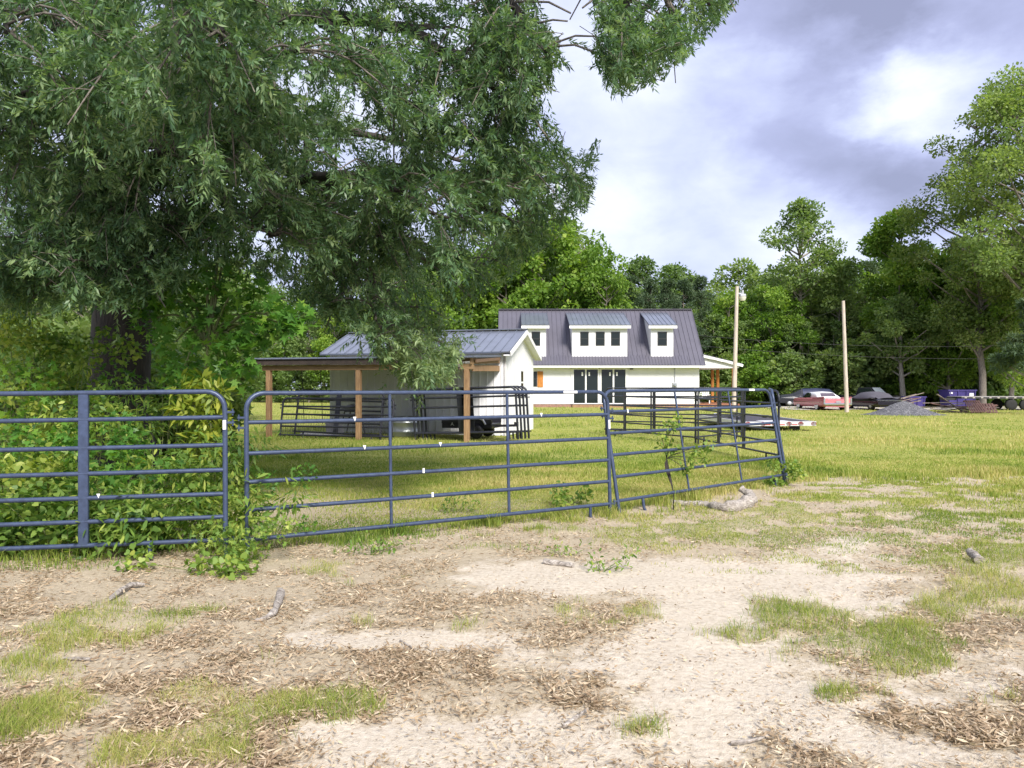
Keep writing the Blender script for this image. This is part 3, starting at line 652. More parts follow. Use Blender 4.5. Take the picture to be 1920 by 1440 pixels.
def dormer(x0, x1, wins, nm='dormer'):
    Y = 51.55; zb_, zt = zroof(Y) + .06, 5.60
    zf = 5.76; yt = 54.72; ztop = zroof(yt) + .04
    d_ = MB(); hb(d_, (x0, Y, zb_ - .15), (x1, Y + .08, zt)); d = d_.build('dormer', M_SIDE, house)
    for xa in (x0, x1 - .08):
        MB().prism([H(xa, Y + .08, zroof(Y + .08) - .1), H(xa, yt - .1, zroof(yt - .1) - .1), H(xa, yt - .1, zroof(yt - .1) - .05), H(xa, Y + .08, zt)], (0, 0, 0), (.08, 0, 0)).build('cheek', M_SIDE, d)
    r_ = MB(); roof_slab(r_, x0 - .2 - OX, x1 + .2 - OX, (Y - .32 - OY, zf - OZ), (yt - OY, ztop - OZ), .04, .31, .035, .045); r_.build('dormer_roof', M_ROOFS, d)
    f_ = MB(); hb(f_, (x0 - .2, Y - .33, zf - .24), (x1 + .2, Y - .29, zf - .06)); f_.build('fascia', M_TRIM, d)
    f_ = MB(); hb(f_, (x0 - .18, Y - .29, zf - .2), (x1 + .18, Y + .0, zf - .15)); f_.build('soffit', M_TRIM, d)
    for (a, b_) in wins: window(a, b_, 4.39, 5.31, Y, d)
    return d
dormer(.82, 2.27, [(1.31, 1.88)]); dormer(4.0, 7.68, [(4.55, 5.11), (5.58, 6.18), (6.60, 7.20)]); dormer(9.26, 10.75, [(9.70, 10.33)])
window(.92, 1.67, 1.66, 2.66, 51.5, house)
for xa in (.52, 1.69): mb = MB(); hb(mb, (xa, 51.455, 1.62), (xa + .38, 51.497, 2.68), .01); hb(mb, (xa + .03, 51.45, 2.12), (xa + .35, 51.456, 2.20)); mb.build('shutter', M_STAIN, house)
# sliding glass doors: two pairs in white frames
for (a, b_) in ((4.02, 5.80), (5.86, 7.64)):
    f = MB(); hb(f, (a, 51.43, .50), (a + .09, 51.51, 2.88)); hb(f, (b_ - .09, 51.43, .50), (b_, 51.51, 2.88)); hb(f, (a + .09, 51.43, 2.80), (b_ - .09, 51.51, 2.88)); hb(f, (a + .09, 51.43, .50), (b_ - .09, 51.51, .56))
    mid = (a + b_) / 2; hb(f, (mid - .05, 51.435, .56), (mid + .05, 51.51, 2.80)); fo = f.build('sliding_door', M_TRIM, house)
    for (p0, p1) in ((a + .09, mid - .05), (mid + .05, b_ - .09)):
        g = MB(); hb(g, (p0, 51.47, .56), (p1, 51.505, 2.80)); g.build('glass_panel', M_GLASS, fo)
    for sx in (mid - .28, mid + .18): s_ = MB(); hb(s_, (sx, 51.462, 2.38), (sx + .10, 51.469, 2.62)); s_.build('sticker', M_WHITE, fo)
for xx in (3.93, 7.65): mb = MB(); hb(mb, (xx, 51.44, .5), (xx + .08, 51.499, 2.94)); mb.build('door_trim', M_TRIM, house)
mb = MB(); hb(mb, (3.93, 51.44, 2.885), (7.73, 51.499, 2.96)); mb.build('door_trim', M_TRIM, house)
M_GREY = simple('meter_grey', (.42, .43, .45), .5, .3)
mt = MB(); hb(mt, (10.68, 51.38, 1.60), (10.98, 51.497, 1.95), .02); mo = mt.build('electric_meter', M_GREY, house)
MB().lathe([(.11, 0), (.11, .08), (.07, .12)], H(10.83, 51.38, 1.77), 14, Matrix.Rotation(R(90), 4, 'X')).build('meter_dial', simple('meter_glass', (.25, .27, .29), .1), mo)
MB().tube([H(10.83, 51.46, 1.95), H(10.83, 51.46, 2.92)], .035, 8).build('conduit', M_GREY, house)
mb = MB(); hb(mb, (7.85, 51.40, 2.80), (8.05, 51.49, 2.87)); mb.build('flood_light', M_BLK, house)
mb = MB(); hb(mb, (8.35, 51.46, .95), (8.43, 51.497, 1.06)); mb.build('outlet_box', M_GREY, house)
# side porch
PX0, PX1 = 12.47, 15.5
mb = MB(); mb.prism([H(PX0 + .2, 52.3, 3.92), H(PX1 + .1, 52.3, 3.22), H(PX1 + .1, 52.3, 3.15), H(PX0 + .2, 52.3, 3.85)], (0, 0, 0), (0, 6.0, 0)); mb.build('porch_roof', M_ROOFH, house)
mb = MB(); mb.beam(H(PX0 + .2, 52.28, 3.78), H(PX1 + .12, 52.28, 3.08), .05, .17); mb.build('porch_fascia', M_TRIM, house)
mb = MB(); mb.prism([H(PX0 + .01, 52.45, 3.76), H(PX1 - .1, 52.45, 3.06), H(PX1 - .1, 52.45, 2.92), H(PX0 + .01, 52.45, 2.92)], (0, 0, 0), (0, .1, 0)); mb.build('porch_gable', M_SIDE, house)
mb = MB(); hb(mb, (PX1 - .45, 52.56, 2.92), (PX1 - .3, 58.2, 3.10)); mb.build('porch_beam', M_TRIM, house)
mb = MB(); hb(mb, (PX0, 52.57, 2.95), (PX1 - .46, 58.2, 2.99)); mb.build('porch_ceiling', M_TRIM, house)
for yy in (52.55, 56.6, 58.1): mb = MB(); hb(mb, (14.95, yy - .09, .5), (15.15, yy + .09, 2.915), .01); mb.build('porch_post', M_STAIN, house)
mb = MB(); hb(mb, (PX0 + .01, 52.3, .30), (15.4, 58.3, .50)); hb(mb, (PX0 + .3, 52.35, hz - .2), (15.3, 58.2, .298)); mb.build('porch_deck', grain('deck_boards', (.32, .13, .07), (.16, .07, .04), (.6, 5, 5)), house)
# white porch chair
M_CH = simple('white_paint', (.8, .8, .79), .5)
ch = thing('porch_chair', 'white slatted armchair on the house side porch', 'chair', (13.35, 53.6, .50), -.25)
MB().b2((-.3, -.3, .38), (.3, .25, .42)).build('seat', M_CH, ch)
mb = MB()
for k in range(5): mb.beam((-.24 + .12 * k, .24, .42), (-.26 + .13 * k, .46, 1.12), .085, .02, (0, 1, 0))
mb.beam((-.26, .30, .62), (.26, .30, .62), .02, .06); mb.beam((-.28, .40, .98), (.28, .40, .98), .02, .06)
mb.build('backrest', M_CH, ch)
for sx in (-.33, .33):
    MB().beam((sx, -.3, 0), (sx, -.26, .6), .06, .06, (0, 1, 0)).build('leg', M_CH, ch); MB().beam((sx, .38, 0), (sx, .22, .6), .06, .06, (0, 1, 0)).build('leg', M_CH, ch)
    MB().b2((sx - .06, -.4, .602), (sx + .06, .35, .63)).build('armrest', M_CH, ch)
pl = thing('potted_plant', 'dark potted plant beside the white porch chair', 'plant', (12.85, 53.4, .50))
MB().lathe([(.12, 0), (.17, .3), (.18, .32), (.15, .31), (0, .28)], n=14).build('pot', simple('dark_pot', (.03, .03, .03), .6), pl)
n = 120; Pp = RNG.normal(0, .10, (n, 3)) + np.array([0, 0, .52]); D = unit(RNG.normal(size=(n, 3)) + np.array([0, 0, .6])); V, F = place(OBLONG, Pp, D, side_for(D, RNG), np.full(n, .16), np.full(n, .06)); obj('foliage', mesh_np('foliage', V, F, M_WEED, attrs={'v': RNG.uniform(0, .7, n)}), pl)

# driveway strip of pale gravel where the cars stand
xs = np.linspace(11, 46, 71); ys = np.linspace(47.0, 63, 31); DX, DY = np.meshgrid(xs, ys)
wob = fbm(DX * .3, DX * 0 + 2, 8, 2) * 2
DY2 = 53.6 + wob + (DY - 47.0) * .62 + .05 * (DX - 14)
V = np.stack([DX, DY2, gz(DX, DY2) + .03], -1).reshape(-1, 3); i_ = np.arange(V.shape[0]).reshape(DX.shape)
F = np.stack([i_[:-1, :-1], i_[:-1, 1:], i_[1:, 1:], i_[1:, :-1]], -1).reshape(-1, 4)
tag(obj('driveway', mesh_np('driveway', V, F, simple('pale_gravel', (.46, .42, .38), .9, var=.25, scale=3), True)), 'pale gravel driveway beside the house', 'driveway', kind='structure')

# ------------------------------------------------------------------ utility poles and wires
M_POLE = grain('pole_wood', (.58, .50, .43), (.33, .27, .22), (5, 5, .4), .85, 5)
def pole(px, pt, pb, d, lean, label):
    b_ = P(px + lean, pb, d); t_ = P(px, pt, d); z = gzf(b_[0], b_[1])
    o = thing('utility_pole', label, 'utility pole', (b_[0], b_[1], z))
    h = t_[2] - z; dx = t_[0] - b_[0]
    MB().tube([(dx * k / 6, 0, h * k / 6 - (.4 if k == 0 else 0)) for k in range(7)], [.135 - .04 * k / 6 for k in range(7)], 12, jitter=.02).build('shaft', M_POLE, o)
    return o, dx, h
o, dx, h = pole(1382, 537, 772, 44, -6, 'wooden utility pole with a lamp near its top beside the porch')
lm = MB().box((dx + .30, -.05, h - .52), (.34, .30, .16), bev=.04).box((dx + .14, -.02, h - .40), (.2, .08, .07)).tube([(dx + .3, -.05, h - .44), (dx + .3, -.05, h - .22)], .07, 8).build('yard_lamp', M_GREY, o)
MB().lathe([(.13, -.22), (.20, -.08), (.21, 0)], (dx + .30, -.05, h - .60), 14).build('lamp_shade', simple('lamp_lens', (.62, .60, .52), .25), lm)
o, dx, h = pole(1581, 564, 773, 50, 7, 'bare wooden pole standing alone on the lawn in front of the pink car')
M_WIRE = simple('wire', (.03, .03, .03), .6)
def wire(a, b, sag, label, r=.012):
    a = np.array(a, float); b = np.array(b, float)
    pts = [a + (b - a) * t_ + np.array([0, 0, -sag * 4 * t_ * (1 - t_)]) for t_ in np.linspace(0, 1, 18)]
    tag(MB().tube(pts, r, 5).build('overhead_wire', M_WIRE), label, 'wire', 'overhead wires')
wire(P(1581, 573, 50), P(1470, 592, 72), .5, 'dark wire sagging from the lone pole towards the wood')
wire(P(1300, 628, 56), P(2050, 640, 58), .6, 'upper overhead wire crossing in front of the wood')
wire(P(1310, 648, 56), P(2050, 668, 58), .5, 'lower overhead wire crossing in front of the wood')
wire(P(1300, 655, 54), P(1383, 681, 44), .25, 'short service wire from the house to the lamp pole')
# ------------------------------------------------------------------ flat deck trailer on the lawn
tr_l = P(1393, 795, 26.3); tr_r = P(1533, 795, 26.3)
tc_ = (tr_l + tr_r) / 2; tz = gzf(tc_[0], tc_[1])
t2 = thing('flatbed_trailer', 'low flat trailer with dark deck and red tail lights parked on the grass', 'trailer', (tc_[0], tc_[1], tz), .10); t2.rotation_euler = (.018, 0, .10)
W2, L2, dz = 1.27, 4.9, .31
M_DECK = simple('dark_deck', (.05, .046, .06), .9, var=.25, scale=3)
mb = MB(); mb.b2((-W2 + .06, .06, dz - .06), (W2 - .06, L2, dz)); mb.build('deck', M_DECK, t2)
M_ALU = simple('white_trailer_frame', (.62, .62, .64), .4, .2, var=.1)
mb = MB(); mb.b2((-W2, -.02, dz - .14), (W2, .055, dz + .012), bev=.006); mb.b2((-W2, .055, dz - .13), (-W2 + .055, L2, dz + .012)); mb.b2((W2 - .055, .055, dz - .13), (W2, L2, dz + .012)); mb.b2((-W2 + .06, L2, dz - .13), (W2 - .06, L2 + .05, dz + .012)); mb.build('frame', M_ALU, t2)
MB().b2((-.55, .07, dz + .002), (.45, .75, dz + .012)).build('ramp_plate', simple('pale_plate', (.60, .60, .61), .5, var=.15), t2)
M_RED = simple('red_lens', (.30, .012, .015), .25)
for x_ in (-1.15, -.62, -.22, .30, .72, 1.18): MB().lathe([(.0, -.012), (.06, -.01), (.075, 0)], (x_, -.02, dz - .065), 14, Matrix.Rotation(R(90), 4, 'X') @ Matrix.Scale(1.35, 4, (1, 0, 0))).build('tail_light', M_RED, t2)
mb = MB()
for x_ in (-.45, .05, .50): mb.b2((x_ - .10, -.024, dz - .105), (x_ + .10, -.0205, dz - .075))
mb.build('reflector_tape', simple('red_tape', (.40, .04, .04), .5), t2)
mb = MB()
for x_ in (-.8, .8):
    pass
for x_ in (-.72, .62):
    for y_ in (1.7, 2.5):
        wv = MB().lathe([(.10, -.10), (.20, -.10), (.22, -.07), (.22, .07), (.20, .10), (.10, .10)], (x_, y_, .19), 20, Matrix.Rotation(R(90), 4, 'Y')).build('wheel', M_BLK, t2)
        MB().lathe([(.0, -.03), (.10, -.06), (.10, .06), (0, .03)], (x_, y_, .19), 12, Matrix.Rotation(R(90), 4, 'Y')).build('rim', M_GREY, wv)
for x_ in (-.68, .68): MB().b2((x_ - .19, .35, .0), (x_ + .19, .37, .18)).build('mud_flap', M_BLK, t2)
MB().beam((-.4, L2, dz - .1), (0, L2 + 1.3, dz - .05), .07, .08).beam((.4, L2, dz - .1), (0, L2 + 1.3, dz - .05), .07, .08).tube([(.12, L2 + 1.1, .02), (.12, L2 + 1.1, .75)], .035, 8).box((.12, L2 + 1.1, .80), (.2, .06, .05)).build('drawbar', M_GREY, t2)

# ------------------------------------------------------------------ vehicles
M_TYRE = simple('tyre', (.018, .018, .018), .85)
M_CHROME = simple('chrome', (.62, .62, .64), .15, .95)
M_WWALL = simple('white_wall', (.75, .73, .70), .6)
def carbody(half, zb_, prof, n=9, plan=None):
    """prof: list of (y, ztop, zshoulder, halfwidth); y from rear to front"""
    rings = []
    for (y, zt, zs, hw) in prof:
        r_ = []
        for (fx, fz) in ((-.90, 0), (-1.0, .25), (-1.0, .62), (-.985, .86), (-.93, 1.0)): r_.append((hw * fx, y, zb_ + (zs - zb_) * fz))
        r_ += [(-hw * .55, y, zt), (0, y, zt + .01), (hw * .55, y, zt)]
        for (fx, fz) in ((.93, 1.0), (.985, .86), (1.0, .62), (1.0, .25), (.90, 0)): r_.append((hw * fx, y, zb_ + (zs - zb_) * fz))
        rings.append(r_)
    return MB().loft(rings)
def wheels(root, xs, ys, r, w, hub, wwall=False):
    for y_ in ys:
        for sx in (-1, 1):
            T = Matrix.Rotation(R(90), 4, 'Y'); c = (sx * xs, y_, r)
            wh = MB().lathe([(r * .55, -w / 2), (r * .92, -w / 2), (r, -w * .35), (r, w * .35), (r * .92, w / 2), (r * .55, w / 2)], c, 22, T).build('wheel', M_TYRE, root)
            if wwall: MB().lathe([(r * .58, sx * w * .52), (r * .82, sx * w * .525)], c, 22, T).build('white_wall_ring', M_WWALL, wh)
            MB().lathe([(0.0, sx * w * .60), (r * .3, sx * w * .58), (r * .58, sx * w * .48), (r * .58, 0)], c, 18, T).build('hubcap', hub, wh)
M_PINK = simple('dusty_pink_paint', (.50, .17, .19), .22, 0.05, var=.06, scale=1, spec=.6)
q = np.array([22.75, 54.0]); cz = gzf(q[0], q[1] + 2.5)
car = thing('vintage_car', 'pink vintage convertible with a white soft top and tail fins', 'car', (q[0], q[1], cz), .02); car.scale = (1.02, 1.02, .90)
LP = 5.7
body = carbody(1, .26, [(0, .80, .92, .90), (.10, .86, .98, .97), (.5, .88, 1.01, .99), (1.4, .90, .98, 1.0), (2.4, .92, .95, 1.0), (3.6, .92, .94, 1.0), (4.6, .90, .93, .99), (5.4, .86, .90, .95), (5.65, .80, .84, .88)]).build('body', M_PINK, car)
for sx in (-1, 1):
    MB().loft([[(sx * .97, .02, .92), (sx * .88, .05, .92), (sx * .90, .03, 1.06), (sx * .95, .0, 1.06)], [(sx * .98, .5, .95), (sx * .86, .5, .95), (sx * .90, .5, 1.06), (sx * .96, .5, 1.06)], [(sx * .99, 1.9, .93), (sx * .88, 1.9, .93), (sx * .92, 1.9, .965), (sx * .97, 1.9, .965)]], True, False).build('tail_fin', M_PINK, car)
    MB().loft([[(sx * .97, -.03, .50), (sx * .87, -.03, .50), (sx * .87, -.03, .95), (sx * .96, -.03, .95)], [(sx * .97, .02, .50), (sx * .87, .02, .50), (sx * .87, .02, .95), (sx * .96, .02, .95)]], True, False).build('tail_light', M_CHROME, car)
    MB().b2((sx * 1.0 - .012, .6, .60), (sx * 1.0 + .012, 5.2, .63)).build('side_trim', M_CHROME, car)
MB().b2((-.97, -.13, .40), (.97, .02, .58), bev=.05).build('rear_bumper', M_CHROME, car)
MB().b2((-.95, 5.62, .36), (.95, 5.80, .56), bev=.05).build('front_bumper', M_CHROME, car)
MB().b2((-.17, -.145, .60), (.17, -.125, .74)).build('licence_plate', simple('plate', (.30, .28, .30), .5), car)
top = MB(); rings = []
for (y, z, hw, zb_) in ((1.35, .97, .80, .93), (1.60, 1.18, .74, .93), (1.95, 1.37, .68, .93), (2.6, 1.44, .66, .93), (3.2, 1.42, .66, .93), (3.5, 1.36, .66, .93)):
    rings.append([(-hw - .10, y, zb_), (-hw, y, zb_ + (z - zb_) * .7), (-hw * .82, y, z - .02), (0, y, z + .02), (hw * .82, y, z - .02), (hw, y, zb_ + (z - zb_) * .7), (hw + .10, y, zb_)])
top.loft(rings).build('soft_top', simple('white_vinyl', (.80, .80, .80), .6, var=.05), car)
MB().prism([(-.52, 1.50, 1.075), (.52, 1.50, 1.075), (.46, 1.83, 1.315), (-.46, 1.83, 1.315)], (0, -.055, .03), (0, -.04, .03)).build('rear_window', simple('dusty_glass', (.09, .07, .09), .15), car)
MB().loft([[(-.72, 3.50, 1.36), (.72, 3.50, 1.36), (.72, 3.50, 1.34), (-.72, 3.50, 1.34)], [(-.80, 4.05, .93), (.80, 4.05, .93), (.80, 4.0, .93), (-.80, 4.0, .93)]], True, False).build('windscreen', M_GLASS, car)
for sx in (-1, 1): MB().prism([(sx * .79, 2.75, .97), (sx * .80, 3.95, .97), (sx * .72, 3.5, 1.33), (sx * .72, 2.75, 1.34)], (0, 0, 0), (sx * .03, 0, 0)).build('side_window', M_GLASS, car)
for sx in (-1,): MB().box((sx * 1.05, 3.85, 1.02), (.14, .08, .09), bev=.02).build('wing_mirror', M_CHROME, car)
wheels(car, .86, (1.25, 4.5), .35, .22, M_CHROME, True)
# black car under a grey cover
M_BLKC = simple('black_car_paint', (.018, .017, .024), .18, .1, spec=.7)
q = np.array([26.5, 54.2]); cz = gzf(q[0], q[1] + 2.4)
bc = thing('black_car', 'black saloon with a grey cover over its windows, between pink car and gravel heap', 'car', (q[0], q[1], cz), .10); bc.scale = (1, 1, .9)
carbody(1, .24, [(0, .78, .80, .84), (.12, .88, .88, .92), (.6, .92, .90, .95), (1.6, .95, .93, .95), (2.9, .95, .93, .95), (3.9, .88, .86, .94), (4.6, .78, .77, .88), (4.8, .66, .66, .80)]).build('body', M_BLKC, bc)
MB().loft([[(-.62, y, .94), (-.60, y, z - .05), (-.50, y, z), (.50, y, z), (.60, y, z - .05), (.62, y, .94)] for (y, z) in ((.7, .99), (1.3, 1.30), (1.9, 1.38), (2.5, 1.36), (3.5, .99))]).build('cabin', M_GLASS, bc)
MB().b2((-.9, -.06, .72), (.9, .03, .77), bev=.015).build('chrome_strip', M_CHROME, bc); MB().b2((-.90, -.08, .36), (.90, .04, .56), bev=.05).build('rear_bumper', M_BLKC, bc)
wheels(bc, .80, (.95, 3.8), .33, .22, M_GREY)
cv = thing('car_cover', 'grey fabric cover draped over the cabin of the black car', 'cover', (q[0], q[1], cz), .10); cv.scale = (1, 1, .9)
rings = []
for (y, z, zl) in ((.25, .97, .90), (.75, 1.06, .90), (1.3, 1.36, .84), (1.9, 1.46, .86), (2.5, 1.43, .84), (3.2, 1.20, .88), (3.8, 1.0, .88)):
    rings.append([(-1.0, y, zl + random.uniform(-.04, .04)), (-.94, y, zl + .12), (-.72, y, z - .08 + random.uniform(-.02, .02)), (-.3, y, z), (.3, y, z + .01), (.72, y, z - .08), (.94, y, zl + .12), (1.0, y, zl)])
MB().loft(rings, False).build('cover_sheet', simple('grey_fabric', (.085, .08, .10), .9, var=.2, scale=3), cv)
# dark blue covered vehicle and black pickup behind
q = np.array([27.2, 66.0]); cz = gzf(q[0], q[1])
sv = thing('dark_van', 'dark vehicle under a blue tarpaulin behind the pink car', 'van', (q[0], q[1], cz), 1.45); sv.scale = (1, 1, .86)
rings = [[(-.9, y, .35), (-.98, y, .8), (-.92, y, z * .78), (-.7, y, z), (.7, y, z), (.92, y, z * .78), (.98, y, .8), (.9, y, .35)] for (y, z) in ((0, 1.35), (.3, 1.68), (1.6, 1.74), (2.6, 1.70), (3.3, 1.28), (4.3, 1.12), (4.5, .9))]
MB().loft(rings, True, False).build('body', simple('dark_body', (.02, .022, .03), .35), sv); wheels(sv, .82, (.85, 3.6), .34, .22, M_GREY)
MB().loft([[(-1.02, y, .95), (-.96, y, z * .8), (-.72, y, z + .02), (0, y, z + .05 + random.uniform(-.02, .03)), (.72, y, z + .02), (.96, y, z * .8), (1.02, y, .95)] for (y, z) in ((-.05, 1.36), (.3, 1.70), (1.2, 1.78), (2.0, 1.74), (2.5, 1.70))], False).build('tarpaulin', simple('blue_tarp', (.03, .038, .085), .6, var=.3, scale=2), sv)
q = np.array([29.6, 64.2]); cz = gzf(q[0], q[1])
pk = thing('pickup_truck', 'black pickup truck with pale windscreen parked behind the covered car', 'truck', (q[0], q[1], cz), -2.5); pk.scale = (.9, .9, .9)
MB().loft([[(-.95, y, .45), (-1.0, y, .75), (-.97, y, z), (.97, y, z), (1.0, y, .75), (.95, y, .45)] for (y, z) in ((-2.6, 1.08), (-.2, 1.10), (1.3, 1.12), (2.3, 1.06), (2.6, .95))], True, False).build('body', M_BLKC, pk)
cb = MB().loft([[(-.9, y, 1.08), (-.78, y, z), (.78, y, z), (.9, y, 1.08)] for (y, z) in ((-.8, 1.15), (-.55, 1.80), (.6, 1.82), (1.3, 1.14))], True, False).build('cab', M_BLKC, pk)
MB().prism([(-.72, .70, 1.76), (.72, .70, 1.76), (.82, 1.24, 1.20), (-.82, 1.24, 1.20)], (0, .02, .01), (0, .035, .025)).build('windscreen', simple('sky_glass', (.30, .34, .38), .08), cb)
for sx in (-1, 1): MB().prism([(sx * .87, -.5, 1.2), (sx * .87, 1.0, 1.2), (sx * .80, .6, 1.7), (sx * .80, -.45, 1.7)], (0, 0, 0), (sx * .02, 0, 0)).build('side_window', M_GLASS, cb)
for sx in (-.7, .7): MB().lathe([(0, -.02), (.09, -.01), (.10, 0)], (sx, 2.6, .82), 12, Matrix.Rotation(R(-90), 4, 'X')).build('headlight', M_CHROME, pk)
wheels(pk, .86, (-1.6, 1.7), .40, .25, M_GREY)
# purple skips
M_PURP = simple('purple_paint', (.06, .045, .20), .5, var=.2, scale=1.5)
def skip(x, y, w, dd, h, rz, label, signs=()):
    o = thing('skip', label, 'dumpster', (x, y, gzf(x, y)), rz, 'purple skips')
    mb = MB(); mb.loft([[(-w / 2 + .1, -dd / 2 + .1, .12), (w / 2 - .1, -dd / 2 + .1, .12), (w / 2 - .1, dd / 2 - .1, .12), (-w / 2 + .1, dd / 2 - .1, .12)], [(-w / 2, -dd / 2, h), (w / 2, -dd / 2, h), (w / 2, dd / 2, h), (-w / 2, dd / 2, h)]], True, False).build('tub', M_PURP, o)
    mb = MB()
    mb.b2((-w / 2 - .05, -dd / 2 - .06, h), (w / 2 + .05, dd / 2 + .05, h + .09))
    k = int(w / .55)
    for i in range(k + 1):
        x_ = -w / 2 + .1 + (w - .2) * i / k; mb.beam((x_, -dd / 2 + .06, .16), (x_, -dd / 2 - .03, h), .07, .07, (0, 1, 0))
    mb.build('rim_and_ribs', M_PURP, o)
    for sx in (-1, 1): MB().b2((sx * (w / 2 + .0) - .08, -dd * .25, h * .45), (sx * (w / 2) + .08, dd * .25, h * .62)).build('lift_sleeve', M_PURP, o)
    for (sx, sz_, sw, sh_) in signs: MB().b2((sx - sw / 2, -dd / 2 - .034, sz_ - sh_ / 2), (sx + sw / 2, -dd / 2 - .028, sz_ + sh_ / 2)).build('sign_plate', M_WHITE, o)
    MB().b2((-w / 2 + .2, -dd / 2 + .1, 0), (-w / 2 + .35, dd / 2 - .1, .14)).build('runner', M_BLK, o); MB().b2((w / 2 - .35, -dd / 2 + .1, 0), (w / 2 - .2, dd / 2 - .1, .14)).build('runner', M_BLK, o)
skip(31.9, 61.4, 1.3, 1.1, .82, 0.05, 'small purple skip behind the gravel heap')
skip(35.0, 60.8, 2.1, 1.5, 1.35, -.03, 'larger purple skip with white signs behind the black trailer', [(-.88, 1.18, .25, .13), (.68, 1.05, .34, .26)])
# black equipment trailer
ft = thing('equipment_trailer', 'long black flatbed trailer with dual wheels by the woodpile', 'trailer', (34.3, 55.6, gzf(34.3, 55.6)), -.10)
M_BT = simple('black_trailer', (.02, .02, .022), .55, var=.2)
MB().b2((-2.4, -1.15, .82), (3.2, 1.15, .93)).b2((-3.2, -.4, .70), (-2.4, .4, .86)).build('frame', M_BT, ft)
MB().b2((-2.38, -1.13, .932), (3.18, 1.13, .975)).build('deck', simple('grey_planks', (.34, .32, .31), .8, var=.2), ft)
mb = MB()
for k in range(10): mb.b2((-2.2 + .55 * k, -1.168, .855), (-2.05 + .55 * k, -1.152, .905))
mb.build('marker_light', simple('marker_lens', (.55, .50, .45), .4), ft)
for x_ in (1.0, 1.95):
    for y_ in (-.95, .95): wv = MB().lathe([(.14, -.13), (.36, -.13), (.39, -.09), (.39, .09), (.36, .13), (.14, .13)], (x_, y_, .39), 20, Matrix.Rotation(R(90), 4, 'X')).build('wheel', M_TYRE, ft); MB().lathe([(0, -.06), (.2, -.08), (.2, .08), (0, .06)], (x_, y_, .39), 14, Matrix.Rotation(R(90), 4, 'X')).build('rim', M_GREY, wv)
# gravel heap
gx_, gy_ = np.meshgrid(np.linspace(-2.6, 2.6, 80), np.linspace(-2.2, 2.2, 66)); rr = np.sqrt((gx_ / 2.25) ** 2 + (gy_ / 1.9) ** 2)
hz_ = .74 * (1 - sstep(-.25, 1.08, rr)) * 1.28 + .05 * (fbm(gx_ * 2, gy_ * 2, 3, 3) - .5) + .07 * (fbm(gx_ * 9, gy_ * 9, 4, 2) - .5) * (rr < 1.05)
hz_ = np.where(rr > 1.12, -.06, hz_)
V = np.stack([gx_, gy_, hz_ - .02], -1).reshape(-1, 3); i_ = np.arange(V.shape[0]).reshape(gx_.shape); F = np.stack([i_[:-1, :-1], i_[:-1, 1:], i_[1:, 1:], i_[1:, :-1]], -1).reshape(-1, 4)
m, t, b = newmat('grey_gravel'); tcn = node(t, 'ShaderNodeTexCoord'); vo = node(t, 'ShaderNodeTexVoronoi', inp={'Scale': 16.0}); t.links.new(tcn.outputs['Object'], vo.inputs[0])
r_ = ramp(t, [(0, (.05, .05, .055)), (.5, (.105, .105, .115)), (1, (.24, .235, .245))]); t.links.new(vo.outputs['Color'], r_.inputs[0]); t.links.new(r_.outputs[0], b.inputs['Base Color']); b.inputs['Roughness'].default_value = .9
bp = node(t, 'ShaderNodeBump', inp={'Strength': 1.0, 'Distance': .05}); t.links.new(vo.outputs['Distance'], bp.inputs['Height']); t.links.new(bp.outputs[0], b.inputs['Normal'])
o = obj('gravel_heap', mesh_np('gravel_heap', V, F, m, False)); o.location = (23.0, 45.4, gzf(23.0, 45.4)); o.scale = (1.03, 1.0, .98); tag(o, 'broad heap of grey crushed gravel on the lawn', 'gravel heap')
# weathered boards and pallets
M_OLD = grain('weathered_board', (.30, .25, .21), (.13, .10, .085), (.6, 5, 5), .9)
M_OLD2 = grain('reddish_board', (.24, .135, .11), (.11, .06, .05), (.6, 5, 5), .9)
def board(cx, cy, z, L, rz, pitch, label, mat, w=.16):
    o = MB().b2((-L / 2, -w / 2, -.02), (L / 2, w / 2, .02)).build('plank', mat); o.location = (cx, cy, gzf(cx, cy) + z); o.rotation_euler = (random.uniform(-.3, .3), pitch, rz)
    tag(o, label, 'plank', 'weathered planks dumped by the gravel')
rb = random.Random(4)
for k in range(13):
    board(28.6 + rb.uniform(-1.3, 1.5), 49.6 + rb.uniform(-.5, .6), .05 + .06 * k * rb.uniform(.5, 1), rb.uniform(1.6, 2.8), rb.uniform(-.4, .4), rb.uniform(-.12, .16), 'loose weathered plank in the pile between gravel heap and black trailer', M_OLD if k % 3 else M_OLD2)
board(27.9, 49.3, .62, 1.9, -.1, .62, 'pale plank propped steeply across the pile', M_OLD, .2)
for k in range(8):
    board(30.0 + rb.uniform(-.7, .7), 59.5 + rb.uniform(-.4, .4), .35 + .09 * k, rb.uniform(1.4, 2.2), rb.uniform(-.3, .3), rb.uniform(-.35, -.1), 'loose weathered plank stacked against the small purple skip', M_OLD if k % 4 else M_OLD2)
def pallet(x, y, z, rz, rx, label):
    o = thing('pallet', label, 'pallet', (x, y, gzf(x, y) + z), 0, 'old pallets on the pile'); o.rotation_euler = (rx, 0, rz)
    mb = MB()
    for k in range(7): mb.b2((-.55 + .17 * k, -.5, .09), (-.43 + .17 * k, .5, .11))
    mb.build('deck_boards', M_OLD2, o)
    for y_ in (-.48, -.03, .42): MB().b2((-.55, y_, 0), (.58, y_ + .06, .088)).build('stringer', M_OLD2, o)
pallet(29.1, 48.7, .35, .2, .85, 'reddish pallet tilted towards the lawn on the plank pile'); pallet(29.9, 48.9, .22, -.2, .6, 'reddish pallet lying flatter at the trailer end of the pile')
